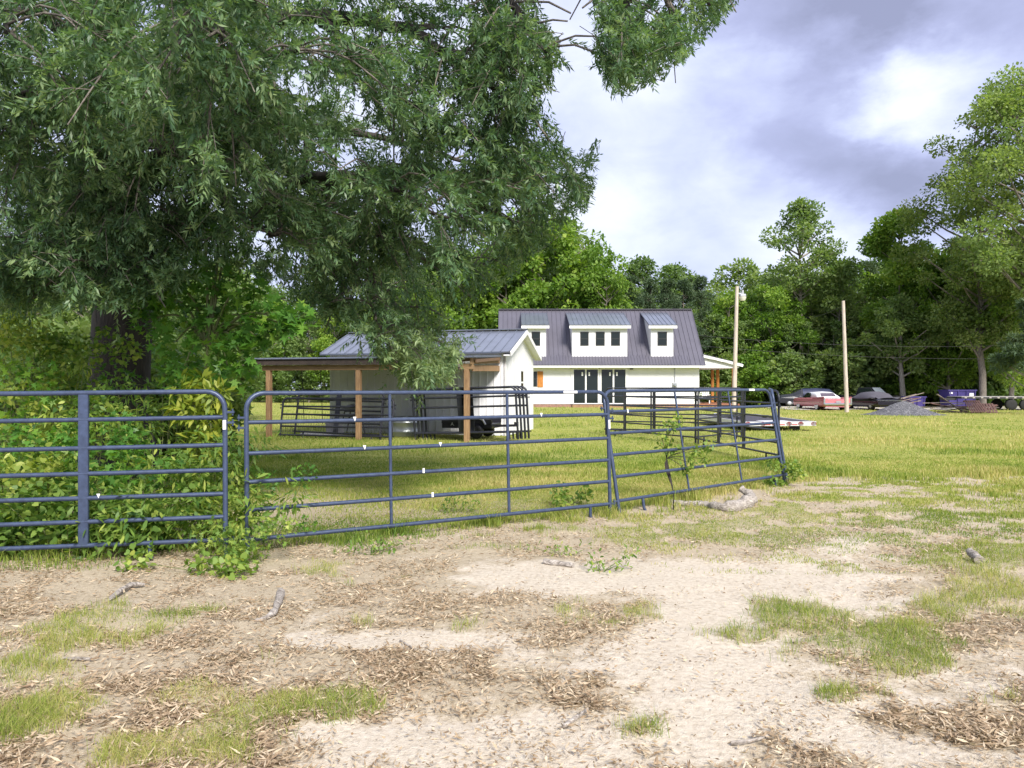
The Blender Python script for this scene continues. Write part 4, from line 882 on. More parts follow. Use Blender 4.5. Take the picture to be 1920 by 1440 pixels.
# ------------------------------------------------------------------ logs and sticks
def curve(pts, n):
    pts = np.array(pts, float); m = len(pts)
    if m == 2: return np.array([pts[0] + (pts[1] - pts[0]) * k / (n - 1) for k in range(n)])
    t_ = np.linspace(0, m - 1, n); out = []
    for u in t_:
        i = min(int(u), m - 2); f_ = u - i
        p0, p1, p2, p3 = pts[max(i - 1, 0)], pts[i], pts[i + 1], pts[min(i + 2, m - 1)]
        out.append(.5 * ((2 * p1) + (p2 - p0) * f_ + (2 * p0 - 5 * p1 + 4 * p2 - p3) * f_ ** 2 + (3 * p1 - p0 - 3 * p2 + p3) * f_ ** 3))
    return np.array(out)
M_LOG = barkmat('weathered_log', (.50, .45, .40), (.14, .115, .095), (5, 14, 14), 1.0, 3)
def log(pts, rs, label, name='fallen_branch', cat='branch', jit=.12, n=10, mat=None):
    pp = [np.array([q[0], q[1], gzf(q[0], q[1]) + q[2]]) for q in pts]
    m_ = max(6, int(sum(np.linalg.norm(pp[i + 1] - pp[i]) for i in range(len(pp) - 1)) / .035)); c = curve(pp, m_)
    rr = np.interp(np.linspace(0, len(rs) - 1, m_), range(len(rs)), rs); rl = random.Random(len(label))
    rr = rr * np.array([1 + rl.uniform(-.14, .14) + .12 * math.sin(i * .9) for i in range(m_)])
    c = c + np.array([[rl.gauss(0, .06) * r_, rl.gauss(0, .06) * r_, 0] for r_ in rr])
    o = MB().tube(list(c), list(rr), 14, jitter=.16, rnd=rl).build(name, mat or M_LOG); tag(o, label, cat); return o
def G(px, py):
    d = FPX * CH / (py - HY); return ((px - 960) * d / FPX, d)
a, b_, c, e, f = G(1255, 945), G(1320, 950), G(1360, 958), G(1400, 952), G(1412, 948)
log([(*a, .02), (*b_, .02), (*c, .05), (*e, .06), (f[0], f[1] + .1, .10), (f[0] - .10, f[1] + .25, .20)], [.05, .055, .075, .085, .065, .04], 'thick grey weathered log with an upturned stub below the leaning gate', 'fallen_log', 'log')
a, b_ = G(1818, 1050), G(1838, 1062); log([(*a, .09), (*b_, .05)], [.03, .05], 'short pale wood stump lying in the open grass', 'wood_stump', 'stump')
a, b_, c = G(478, 1172), G(512, 1160), G(527, 1120); log([(*a, .01), (*b_, .03), (*c, .04)], [.010, .022, .030], 'pale crooked branch end on the litter in front of the long gate')
a, b_, c = G(205, 1130), G(240, 1108), G(270, 1100); log([(*a, .015), (*b_, .04), (*c, .02)], [.012, .02, .014], 'grey crooked branch on the litter in front of the wide braced panel')
a, b_ = G(1056, 1364), G(1102, 1337); log([(*a, .01), (*b_, .02)], [.010, .007], 'short dark stick lying on bare sand', 'stick', 'stick')
a, b_ = G(1370, 1396), G(1450, 1384); log([(*a, .01), ((a[0] + b_[0]) / 2, (a[1] + b_[1]) / 2 - .02, .015), (*b_, .02)], [.008, .007, .004], 'thin dark stick beside a dead grass tuft', 'stick', 'stick')
a, b_ = G(750, 1205), G(785, 1225); log([(*a, .012), (*b_, .01)], [.006, .004], 'very thin twig lying on the litter', 'stick', 'stick')
a, b_ = G(120, 1240), G(170, 1245); log([(*a, .012), (*b_, .02)], [.008, .012], 'pale stick among grass tufts', 'stick', 'stick')
a, b_ = G(1020, 1060), G(1075, 1068); log([(*a, .02), (*b_, .02)], [.03, .02], 'flat reddish bark piece on the sand edge below the long gate', 'bark_piece', 'branch')
# ------------------------------------------------------------------ big willow oak
def in_poly(px, py, poly):
    poly = np.array(poly, float); x1, y1 = poly[:, 0], poly[:, 1]; x2, y2 = np.roll(x1, -1), np.roll(y1, -1)
    c = np.zeros(px.shape, bool)
    for a, b_, c_, d_ in zip(x1, y1, x2, y2):
        k = ((b_ > py) != (d_ > py)) & (px < (c_ - a) * (py - b_) / (d_ - b_ + 1e-12) + a); c ^= k
    return c
OAK_OUT = [(-900, -2000), (1500, -2000), (1410, -40), (1372, 20), (1345, 48), (1302, 92), (1282, 120), (1255, 104), (1246, 142), (1226, 168), (1196, 152), (1186, 176), (1138, 178), (1134, 138), (1104, 118), (1120, 65), (1108, 30), (1098, -5), (1055, -60), (1010, -5), (1035, 30), (1050, 60), (1080, 92), (1074, 124), (1020, 132), (1038, 165), (1005, 190), (1030, 225), (1132, 255), (1125, 300), (1106, 390), (1066, 415), (1040, 470), (985, 480), (960, 530), (900, 560), (880, 600), (868, 650), (845, 728), (750, 728), (705, 660), (650, 600), (560, 600), (500, 520), (420, 500), (330, 545), (230, 580), (-900, 620)]
GAPS = [(100, 258, 38, 20), (290, 270, 36, 26), (295, 380, 24, 24), (400, 62, 34, 22), (560, 160, 40, 22), (680, 200, 36, 24), (500, 545, 60, 34), (860, 60, 26, 44), (740, 285, 46, 22), (860, 290, 50, 22), (500, 450, 40, 26), (900, 220, 60, 14), (195, 150, 24, 18), (40, 20, 22, 16), (610, 60, 24, 16), (650, 300, 30, 16), (820, 390, 34, 20), (780, 430, 24, 16), (960, 390, 26, 22), (700, 250, 40, 16), (560, 480, 30, 18), (900, 470, 20, 30), (450, 350, 30, 14), (1010, 250, 30, 14)]
ro = np.random.default_rng(12)
bx, by = -6.75, 13.2; bz = gzf(bx, by)
oak = thing('oak_tree', 'huge dark willow oak with thick black trunk and drooping branches hanging over the pen', 'tree', (bx, by, bz))
OAKO = np.array([bx, by, bz])
trunk_pts = [(bx, by, bz - .3), (bx, by, bz + .25), (bx + .03, by, 1.2), (bx + .1, by, 3.0), (bx + .05, by, 5.2), (bx - .05, by, 7.8), (bx, by, 10.5), (bx + .1, by, 13)]
tp = curve(trunk_pts, 22)
MB().tube([q - OAKO for q in tp], list(np.interp(tp[:, 2], [bz - .3, bz + .2, 1.0, 3, 6, 9, 13], [.88, .70, .50, .46, .40, .28, .12])), 20, jitter=.045).build('trunk', M_BARK, oak)
T = lambda px, py, d: tuple(P(px, py, d))
LIMBS = [([T(225, 350, 13.2), T(330, 285, 12.6), T(440, 300, 12.1), T(520, 350, 11.8), T(600, 410, 11.5), T(680, 470, 11.0)], .16), ([T(600, 410, 11.5), T(690, 500, 11.0), T(715, 580, 10.8), T(770, 640, 10.4), T(820, 700, 10.2)], .022),
    ([T(222, 250, 13.2), T(400, 215, 12.4), T(560, 330, 12), T(690, 350, 11.6), T(800, 318, 11), T(900, 335, 11), T(1000, 350, 11.2), T(1070, 330, 11.3)], .15),
    ([T(222, 120, 13.2), T(400, 60, 11.5), T(600, 40, 10.2), T(760, 60, 9.6), T(860, 110, 9.2), T(950, 200, 9.2)], .15),
    ([T(222, 330, 13.2), T(150, 260, 10.8), T(90, 200, 9.0), T(20, 180, 8.0)], .13),
    ([T(222, 380, 13.2), T(60, 340, 12.5), T(-120, 330, 12)], .14),
    ([T(230, 270, 13.2), T(500, 235, 15), T(750, 265, 16.5), T(960, 330, 17.5)], .14),
    ([T(222, 200, 13.2), T(360, 150, 11), T(470, 110, 9.2), T(560, 90, 7.9)], .12),
    ([T(245, 440, 13.2), T(480, 395, 13.6), T(560, 440, 14), T(640, 500, 14.5), T(760, 540, 14.8)], .12),
    ([T(222, 420, 13.2), T(230, 330, 11), T(280, 290, 9.4), T(360, 280, 8.4)], .11),
    ([T(225, 60, 13.2), T(200, -60, 11), T(250, -60, 9), T(330, 20, 7.6), T(420, 60, 7.2)], .11),
    ([T(222, -100, 13.2), T(500, -260, 11), T(850, -200, 9.6), T(930, -60, 9.3), T(985, 60, 9.1), T(1030, 120, 9.1)], .13),
    ([T(500, -260, 11), T(850, -330, 9.4), T(1100, -220, 9), T(1165, -40, 9), T(1185, 60, 9.0), T(1195, 120, 9.0)], .10),
    ([T(850, -330, 9.4), T(1150, -250, 9.5), T(1290, -60, 9.6), T(1330, 10, 9.6)], .07), ([T(1165, -40, 9), T(1230, -20, 9.1), T(1270, 50, 9.2), T(1265, 100, 9.2)], .04), ([T(1185, 20, 9), T(1150, 60, 9.0), T(1165, 150, 9.0)], .03), ([T(1230, -20, 9.1), T(1215, 60, 9.3), T(1235, 140, 9.4)], .03), ([T(1150, -250, 9.5), T(1250, -80, 9.8), T(1330, -20, 9.9)], .04),
    ([T(560, 330, 12), T(700, 440, 12.6), T(850, 500, 13), T(960, 480, 13.2)], .09),
    ([T(600, 40, 10.2), T(700, 140, 9.6), T(800, 230, 9.4), T(900, 260, 9.4)], .08),
    ([T(800, 318, 11), T(900, 400, 10.8), T(1000, 440, 10.8)], .06),
    ([T(222, 150, 13.2), T(120, 60, 10.5), T(60, 20, 8.4), T(10, 60, 7.2)], .11),
    ([T(330, 285, 12.6), T(420, 380, 10.6), T(480, 430, 9.8), T(520, 440, 9.4)], .08),
    ([T(520, 350, 11.8), T(620, 330, 10.2), T(720, 350, 9.4), T(820, 400, 9.1)], .08),
    ([T(300, 285, 12.6), T(120, 420, 10.4), T(40, 470, 9.2)], .08)]
LIMBS += [([T(222, 430, 13.2), T(215, 440, 11), T(190, 480, 9.6), T(170, 530, 9.0)], .07), ([T(232, 420, 13.2), T(260, 430, 11), T(280, 480, 9.8), T(270, 540, 9.4)], .07), ([T(215, 440, 13.2), T(120, 460, 11), T(50, 500, 9.8), T(10, 545, 9.4)], .07), ([T(225, 300, 13.2), T(215, 280, 11), T(225, 330, 9.8), T(235, 410, 9.4)], .07), ([T(225, 200, 13.2), T(215, 180, 11), T(225, 220, 9.6), T(215, 300, 9.2)], .07)]
LIMBS += [([T(640, 430, 10.9), T(690, 540, 10.5), T(740, 620, 10.2), T(800, 695, 10.0)], .02), ([T(690, 500, 11.0), T(760, 590, 10.6), T(830, 640, 10.3), T(860, 690, 10.2)], .02), ([T(680, 470, 11.0), T(700, 580, 10.3), T(745, 680, 10.0)], .018)]
UPPER = [([(bx, by, 9), (bx + 3, by - 3, 11), (bx + 5, by - 5, 11.5)], .12), ([(bx, by, 9.5), (bx - 3, by - 3, 12), (bx - 5, by - 4, 12)], .12), ([(bx, by, 10), (bx + 3, by + 3, 13), (bx + 5, by + 4, 12)], .12), ([(bx, by, 10.5), (bx - 3, by + 3, 13), (bx - 5, by + 5, 12)], .12), ([(bx, by, 11.5), (bx + .5, by - 2.5, 14.5)], .1)]
wood = MB(); twig = MB(); SPR_P, SPR_A, SPR_L, SPR_I, BR, TWG = [], [], [], [], [], []
rr_ = random.Random(5)
def proj(p): return 960 + FPX * p[0] / max(p[1], .3), HY - FPX * (p[2] - CH) / max(p[1], .3)
for li, (pts, r0) in enumerate(LIMBS + UPPER):
    up = li >= len(LIMBS)
    c = curve(pts, 8 * len(pts)); L = np.linalg.norm(np.diff(c, axis=0), axis=1).sum()
    wob = np.cumsum(ro.normal(0, .018, c.shape), 0); wob -= np.linspace(0, 1, len(c))[:, None] * wob[-1]; c = c + wob
    (twig if r0 < .055 else wood).tube([q - OAKO for q in c], list(np.linspace(r0, max(.018, r0 * .14), len(c))), 8, jitter=.06)
    nb = int(L * (4.6 if not up else 1.5))
    for k in range(nb):
        u = .16 + .84 * (k + rr_.random()) / nb; i = min(int(u * (len(c) - 1)), len(c) - 2); p = c[i]; tdir = unit(c[i + 1] - c[i])
        a = ro.normal(size=3); a -= tdir * a.dot(tdir); a = unit(a); a[2] *= .55
        d = unit(tdir * ro.uniform(.3, .9) + a * ro.uniform(.5, 1.0)); ln = ro.uniform(.7, 1.7) * (.75 + .5 * (1 - u)) * (1.5 if up else 1)
        e = p + d * ln + np.array([0, 0, -.18 * ln ** 1.5]); md = p + d * ln * .5 + np.array([0, 0, .06 * ln])
        cc = curve([p, md, e], 6); bid = len(BR); BR.append(cc)
        for s_ in range(9 if not up else 6):
            v_ = rr_.uniform(.2, 1.0); j = min(int(v_ * 5), 4); q = cc[j] + (cc[j + 1] - cc[j]) * (v_ * 5 - j)
            d2 = unit(d * .7 + ro.normal(0, .55, 3) + np.array([0, 0, -.12])); l2 = ro.uniform(.25, .6); tid = len(TWG); TWG.append((q, d2, l2))
            for w_ in range(4 if not up else 2):
                SPR_P.append(q + d2 * l2 * ro.uniform(.1, 1)); SPR_A.append(unit(d2 + ro.normal(0, .55, 3) + np.array([0, 0, -.22]))); SPR_L.append(ro.uniform(.20, .42)); SPR_I.append((bid, tid))
SP, SA, SL = np.array(SPR_P), np.array(SPR_A), np.array(SPR_L)
dpt = np.maximum(SP[:, 1], .4); spx = 960 + FPX * SP[:, 0] / dpt; spy = HY - FPX * (SP[:, 2] - CH) / dpt
SE = SP + SA * SL[:, None] - np.array([0, 0, .12]) * SL[:, None]
epx = 960 + FPX * SE[:, 0] / np.maximum(SE[:, 1], .4); epy = HY - FPX * (SE[:, 2] - CH) / np.maximum(SE[:, 1], .4)
keep = in_poly(spx, spy, OAK_OUT) & (in_poly(epx, epy, OAK_OUT) | ((ro.random(len(spx)) < .1) & (epx < 980))) & (SP[:, 1] > 4.5)
for (cx, cy, rx, ry) in [(a, b_, c_ * .8, d_ * .8) for a, b_, c_, d_ in GAPS]: keep &= (np.minimum(((spx - cx) / rx) ** 2 + ((spy - cy) / ry) ** 2, ((epx - cx) / rx) ** 2 + ((epy - cy) / ry) ** 2) > 1) | (ro.random(len(spx)) < .04)
SP, SA, SL = SP[keep], SA[keep], SL[keep]
ids = np.array(SPR_I)[keep]; nbr = np.bincount(ids[:, 0], minlength=len(BR)); ntw = np.bincount(ids[:, 1], minlength=len(TWG))
for cc, c_ in zip(BR, nbr):          # only branches that carry leaves
    if c_ >= 14: twig.tube([q - OAKO for q in (cc if c_ > 24 else cc[:4])], list(np.linspace(.017, .006, 6))[:6 if c_ > 24 else 4], 4, False)
for (q, d2, l2), c_ in zip(TWG, ntw):
    if c_ >= 4 and q[1] > 1: twig.tube([q - OAKO, q + d2 * l2 * .5 - OAKO + np.array([0, 0, .02]), q + d2 * l2 - OAKO], [.005, .004, .003], 3, False)
print('oak sprays', len(SP))
NL = 22
n = len(SP); tt = np.linspace(.05, 1, NL)[None, :, None]
Ax = SA[:, None, :] * np.ones((1, NL, 1)); base = SP[:, None, :] + Ax * (tt * SL[:, None, None]) + np.array([0, 0, -.5]) * (tt ** 2) * (SL[:, None, None] * .35)
rad = ro.normal(size=(n, NL, 3)); rad -= Ax * (rad * Ax).sum(-1, keepdims=True); rad = unit(rad)
D = unit(Ax * .65 + rad * .75 + np.array([0, 0, -.22])).reshape(-1, 3); Pp = base.reshape(-1, 3) - OAKO
S = side_for(D, ro, .55); N_ = len(Pp)
tone_s = np.clip(ro.normal(.45, .2, n) + .35 * sstep(560, 640, spy[keep]) * sstep(680, 740, spx[keep]), 0, 1); v = np.clip(np.repeat(tone_s, NL) + ro.normal(0, .15, N_), 0, 1)  # drooping sprays toned paler: yellower leaves, and stronger light painted into the tone
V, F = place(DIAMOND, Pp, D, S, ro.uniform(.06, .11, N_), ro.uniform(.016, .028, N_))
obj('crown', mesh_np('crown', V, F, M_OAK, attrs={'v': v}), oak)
wood.build('limb', M_BRANCH if False else M_BARK, oak); twig.build('twig', M_BRANCH, oak)

# ------------------------------------------------------------------ sweetgum sapling, shrubs, weeds by the left panel
def leaf_cloud(rng, centers, radii, n, tmpl, L, W, out=.5, droop=.0, flat=.5):
    c = np.array(centers, float); w = np.array(radii, float); k = rng.choice(len(c), n, p=w ** 2 / (w ** 2).sum())
    q = unit(rng.normal(size=(n, 3))) * (rng.uniform(.15, 1, n) ** .5)[:, None]
    Pp = c[k] + q * w[k][:, None] * np.array([1, 1, .8]); D = unit(q * out + rng.normal(0, .5, (n, 3)) + np.array([0, 0, -.1]))
    S = side_for(D, rng, flat); return place(tmpl, Pp, D, S, rng.uniform(*L, n), rng.uniform(*W, n), droop)
def plant(name, label, cat, stems, centers, radii, n, tmpl, L, W, mat, tone=.5, group=None, seed=0, bark=None, rs=.012, droop=0., flat=.5, out=.5, sd=.2):
    rng = np.random.default_rng(seed); b0 = np.array(stems[0][0], float); o = thing(name, label, cat, tuple(b0), 0, group)
    mb = MB()
    for s_ in stems:
        c = curve(s_, 4 * len(s_)) - b0; mb.tube(list(c), list(np.linspace(rs, rs * .35, len(c))), 6)
    mb.build('stem', bark or M_STEM, o)
    V, F = leaf_cloud(rng, np.array(centers) - b0, radii, n, tmpl, L, W, out, droop, flat)
    kk = len(F); vv = np.clip(tone + rng.normal(0, sd, kk) + .25 * (vnoise(V[F[:, 0], 0] * 3, V[F[:, 0], 2] * 3, seed) - .5), 0, 1)
    obj('foliage', mesh_np('foliage', V, F, mat, attrs={'v': vv}), o); return o
gb = lambda x, y: (x, y, gzf(x, y) - .02)
x0, y0 = -3.9, 9.6
cs = [T(430, 450, 9.4), T(400, 520, 9.4), T(330, 540, 9.6), T(460, 540, 9.2), T(520, 595, 9.0), T(560, 595, 9.0), T(400, 620, 9.4), T(330, 640, 9.6), T(450, 660, 9.2), T(380, 400, 9.5), T(420, 410, 9.4), T(300, 560, 9.7), T(280, 600, 9.8), T(480, 630, 9.1), T(430, 700, 9.3), T(340, 700, 9.5), T(540, 610, 9.0), T(400, 580, 9.6), T(470, 600, 9.3)]
stems = [[gb(x0, y0), T(385, 700, 9.5), T(400, 560, 9.5), T(412, 400, 9.4)]] + [[T(390, 650, 9.5), tuple((np.array(T(395, 600, 9.5)) + np.array(c)) / 2 + np.array([0, 0, .05])), c] for c in cs]
plant('sweetgum_sapling', 'bright green sapling with star shaped leaves beside the oak trunk', 'sapling', stems, cs, [.26, .30, .30, .3, .3, .22, .32, .32, .3, .14, .14, .25, .25, .25, .3, .3, .18, .3, .3], 1150, STAR, (.11, .17), (.11, .16), M_GUM, .45, seed=3, rs=.022, droop=.15, flat=.35)
plant('young_shrub', 'yellow green upright shrub rising above the wide braced panel', 'shrub', [[gb(-3.35, 8.6), T(372, 800, 8.6), T(350, 720, 8.6)], [gb(-3.3, 8.6), T(395, 790, 8.6), T(400, 730, 8.6)]], [T(345, 725, 8.6), T(375, 715, 8.7), T(405, 740, 8.6), T(370, 765, 8.6), T(400, 790, 8.6), T(340, 770, 8.6), T(375, 830, 8.6)], [.14, .12, .14, .17, .17, .16, .2], 520, OBLONG, (.11, .19), (.035, .055), M_YEL, .55, seed=5, droop=.2, rs=.01)
rs_ = np.random.default_rng(31)
KINDS = [('weedy_shrub', 'shrub', OBLONG, (.08, .16), (.025, .045), M_WEED, 'narrow leaved green weed thicket'), ('vine_clump', 'vine', HEART, (.05, .10), (.05, .09), M_WEED, 'rounded leaf vine'), ('gum_seedling', 'seedling', STAR, (.08, .14), (.08, .13), M_GUM, 'star leaved seedling')]
spots = [(60, 900, 7.6, 1), (30, 1000, 7.15, 1), (90, 960, 7.3, 1), (180, 960, 7.4, 0), (250, 930, 7.5, 0), (320, 900, 7.8, 0), (390, 900, 7.7, 0), (430, 860, 8.0, 0), (350, 960, 7.3, 0), (290, 980, 7.25, 1), (130, 880, 8.0, 2), (200, 850, 8.4, 2), (60, 840, 8.4, 2), (20, 800, 8.8, 1), (230, 810, 8.8, 0), (320, 830, 8.6, 0), (110, 800, 9.2, 1), (40, 740, 9.6, 1), (100, 720, 10.2, 0), (30, 650, 10.5, 1), (110, 640, 10.6, 1), (60, 580, 10.8, 0), (150, 690, 10.3, 1), (270, 760, 9.8, 0), (300, 690, 10.4, 2), (20, 700, 9.4, 2), (160, 800, 9.0, 0), (410, 960, 7.25, 0), (240, 890, 7.9, 2), (0, 900, 7.6, 0), (140, 1000, 7.05, 1), (230, 1000, 7.1, 0)]
PLWORDS = ['low against the panel', 'by the brace', 'beneath the oak', 'below the top rail', 'high beside the trunk']
for k, (px, py, d, kd) in enumerate(spots):
    nm, cat, tm, Lr, Wr, mt_, desc = KINDS[kd]; c = P(px, py, d); gx0 = c[0] + rs_.uniform(-.1, .1); g0 = gb(gx0, d)
    hh = max(c[2] - g0[2], .15); rad = rs_.uniform(.30, .46)
    cs_ = [c + rs_.normal(0, rad * .55, 3) * np.array([1.3, .8, .7]) for _ in range(5)] + [np.array([gx0, d, g0[2] + hh * f_]) + rs_.normal(0, .12, 3) for f_ in ((.35, .7) if hh > .5 else (.6,))]
    for q in cs_: q[1] = max(q[1], 6.98 + .28 * max(q[0] + 3.5, 0)); q[2] = max(q[2], g0[2] + .1)
    st = [[g0, (np.array(g0) + q) / 2 + rs_.normal(0, .05, 3), q] for q in cs_]
    plant(nm, desc + ' behind the wide braced panel under the oak', cat, st, cs_, [rad * .6] * len(cs_), int(420 * (rad / .38) ** 2 * (.75 if kd == 2 else 1.25)), tm, tuple(q * .82 for q in Lr), tuple(q * .82 for q in Wr), mt_, rs_.uniform(.30, .78), 'undergrowth behind the wide braced panel, ' + desc, seed=100 + k, rs=.008, droop=.2)
# green weeds around the gate posts
for k, (px, py, d, n, mt_, tm, lb) in enumerate([(470, 1010, 6.95, 420, M_WEED, STAR, 'leafy vine clump at the foot of the posts where two panels meet'), (430, 1075, 6.5, 200, M_WEED, HEART, 'low creeping weed in front of the wide braced panel'), (510, 940, 7.5, 160, M_GUM, STAR, 'bright seedling climbing the near leg of the long gate'), (1475, 905, 12.3, 260, M_WEED, HEART, 'leafy weed round the far foot of the leaning gate'), (700, 1060, 7.2, 60, M_WEED, OBLONG, 'small weed on the litter below the long gate'), (715, 1045, 7.35, 50, M_WEED, OBLONG, 'small bright weed near the litter edge by the long gate'), (1060, 1042, 7.2, 40, M_WEED, OBLONG, 'tiny green weed alone on the sand edge'), (1127, 1075, 6.55, 70, M_WEED, OBLONG, 'dark green weed clump alone on open sand'), (850, 940, 9.6, 160, M_WEED, OBLONG, 'low weeds along the bottom rail of the long gate'), (1100, 935, 10.2, 150, M_WEED, HEART, 'low leafy weeds inside the pen by the far leg of the long gate')]):
    c = P(px, py, d); g0 = gb(c[0], d); n = int(n * 1.5); r_ = .04 + .009 * math.sqrt(n); rr2 = np.random.default_rng(300 + k)
    c[2] = max(c[2], g0[2] + r_ * .5)
    cs_ = [c + rr2.normal(0, r_, 3) * np.array([1.2, .5, .6]) for _ in range(5)]
    for q in cs_: q[2] = max(q[2], gzf(q[0], q[1]) + .05)
    plant('weed', lb, 'weed', [[g0, (np.array(g0) + q) / 2, q] for q in cs_], cs_, [r_ * .75] * 5, n, tm, (.03, .065), (.012, .025) if tm is OBLONG else (.03, .06), mt_, .5, seed=400 + k, rs=.005, droop=.2)
c0 = G(1262, 962)
cs_ = [T(1255, 800, 10.6), T(1270, 790, 10.6), T(1240, 815, 10.6), T(1310, 845, 10.7), T(1330, 835, 10.7), T(1320, 860, 10.7), T(1300, 870, 10.6), T(1260, 840, 10.6), T(1285, 880, 10.6), T(1245, 835, 10.6)]
plant('thin_sapling', 'thin sapling with small leaves growing up through the leaning gate', 'sapling', [[gb(c0[0], c0[1]), T(1262, 920, 10.4), T(1250, 860, 10.6), q] for q in cs_], cs_, [.10] * 10, 330, OBLONG, (.05, .09), (.025, .04), M_WEED, .55, seed=77, rs=.009, bark=M_BARK)

# ------------------------------------------------------------------ woodland trees
BLOB = np.array([(0, 0), (.2, .38), (.55, .5), (.85, .3), (1, 0), (.8, -.34), (.5, -.5), (.18, -.3)])
def tree_data(seed, h, cr, base, kind, nleaf, lsz, mat, bark, tr=.16, lumps=18, lsd=.16):
    lumps = int(lumps * (1.9 if kind != 'pine' else 1.2)); nleaf = int(nleaf * 1.15)
    rng = np.random.default_rng(seed); rd = random.Random(seed)
    wd = MB(); k = 9; sway = np.cumsum(rng.normal(0, .012 * h, (k, 2)), 0); sway -= sway[0]
    tz_ = np.linspace(0, h * .93, k); tpts = np.stack([sway[:, 0] * .5, sway[:, 1] * .5, tz_], -1); tpts[0, 2] = -.3
    wd.tube(list(tpts), list(np.linspace(tr, tr * .15, k)), 7, jitter=.06)
    C, RD = [], []
    for i in range(lumps):
        f_ = (i + rd.random()) / lumps; z = h * (base + (1 - base) * f_)
        if kind == 'pine': reach = cr * (1 - f_) ** .8 * rd.uniform(.5, 1.0) + .15
        elif kind == 'vase': reach = cr * (.35 + .65 * f_) * rd.uniform(.25, 1.0) * (1 if f_ < .85 else .6)
        else: reach = cr * math.sin(math.pi * min(.12 + .80 * f_, 1)) ** .7 * rd.uniform(.2, 1.0)
        a = rd.uniform(0, 2 * math.pi); j = min(int(f_ * .8 * k), k - 1)
        c = np.array([tpts[j, 0] + reach * math.cos(a), tpts[j, 1] + reach * math.sin(a), min(z, h * .985)])
        st = np.array([np.interp(max(z - reach * .7, h * .12), tz_, tpts[:, 0]), np.interp(max(z - reach * .7, h * .12), tz_, tpts[:, 1]), max(z - reach * .7, h * .12)])
        wd.tube([st, (st + c) / 2 + np.array([0, 0, -.05 * reach]), c], [tr * .38, tr * .25, tr * .08], 5, False)
        C.append(c); RD.append(cr * (rd.uniform(.15, .36)) * (.85 if kind == 'pine' else 1))
    C, RD = np.array(C), np.array(RD); w = RD ** 2; kk = rng.choice(len(C), nleaf, p=w / w.sum())
    q = unit(rng.normal(size=(nleaf, 3))); rad = rng.uniform(.25, 1.08, nleaf) ** .6
    Pp = C[kk] + q * (rad * RD[kk])[:, None] * np.array([1, 1, .72 if kind != 'pine' else .45])
    # ragged: drop leaves by a 3D-ish noise so each lump breaks into sprays
    nz = fbm(Pp[:, 0] / .55 + Pp[:, 2] / .7, Pp[:, 1] / .55 - Pp[:, 2] / .5, seed, 2); ok = nz > .33; Pp, q, kk = Pp[ok], q[ok], kk[ok]
    n = len(Pp); D = unit(q * .7 + rng.normal(0, .5, (n, 3)) + np.array([0, 0, -.15 if kind != 'pine' else .3])); S = side_for(D, rng, .55)
    asp = .62 if kind != 'pine' else .22
    L = lsz * rng.uniform(.6, 1.4, n) * (1.6 if kind == 'pine' else 1)
    V, F = place(BLOB if kind != 'pine' else DIAMOND, Pp, D, S, L, L * asp * rng.uniform(.7, 1.3, n))
    lt = rng.uniform(-.16, .16, len(C)); v = np.clip(.45 + lt[kk] + rng.normal(0, lsd, n), 0, 1)
    return wd.mesh('trunk', bark), mesh_np('crown', V, F, mat, attrs={'v': v})
M_BARKM = barkmat('grey_bark', (.22, .19, .16), (.09, .075, .06), (6, 6, 1.2))
TD = {
 'round': [tree_data(50 + k, 11, 3.3, .22, 'round', 9000, .24, M_WOOD, M_BARKM, .17, 22) for k in range(4)],
 'bush': [tree_data(60 + k, 4.2, 2.3, .10, 'round', 5200, .22, M_WOOD, M_BARKM, .05, 14) for k in range(3)],
 'limebush': [tree_data(66 + k, 4.2, 2.3, .06, 'round', 5600, .22, M_LIME, M_BARKM, .05, 14) for k in range(2)],
 'lime': [tree_data(70 + k, 11, 3.4, .2, 'round', 9500, .24, M_LIME, M_BARKM, .16, 22) for k in range(3)],
 'tall': [tree_data(80 + k, 14, 2.9, .42, 'vase', 7500, .24, M_WOOD, M_PALE, .16, 16) for k in range(3)],
 'pine': [tree_data(90 + k, 13, 2.3, .30, 'pine', 11000, .20, M_PINE, M_BARKM, .17, 40) for k in range(3)],
 'slim': [tree_data(95 + k, 8.5, 1.3, .5, 'vase', 1600, .2, M_WOOD, M_PALE, .065, 8) for k in range(3)],
}
rt = random.Random(9)
def add_tree(kind, x, y, s, label, group, sxy=1.0, name=None, cat='tree', idx=None):
    tm, cm = TD[kind][rt.randrange(len(TD[kind])) if idx is None else idx]
    o = thing(name or {'round': 'broadleaf_tree', 'bush': 'understorey_bush', 'limebush': 'understorey_bush', 'lime': 'lime_green_tree', 'tall': 'tall_tree', 'pine': 'pine_tree', 'slim': 'slim_tree'}[kind], label, cat, (x, y, gzf(x, y) - .05), rt.uniform(0, 6.28), group)
    o.scale = (s * sxy, s * sxy, s); obj('trunk', tm, o); obj('crown', cm, o); return o
def woodrow(d0, d1, pxa, pxb, n, kinds, hs, lab, grp, sxy=1.0, cat='tree'):
    for k in range(n):
        px = pxa + (pxb - pxa) * (k + rt.uniform(.1, .9)) / n; d = rt.uniform(d0, d1); kd = rt.choice(kinds)
        h0 = {'round': 11, 'bush': 4.2, 'limebush': 4.2, 'lime': 11, 'tall': 14, 'pine': 13, 'slim': 8.5}[kd]
        top = np.interp(px, [p_[0] for p_ in hs], [p_[1] for p_ in hs]); hh = (HY - top) * d / FPX + CH - gzf(0, d)
        add_tree(kd, (px - 960) * d / FPX, d, hh / h0 * rt.uniform(.94, 1.14), lab[kd], grp[kd], sxy, cat=cat)
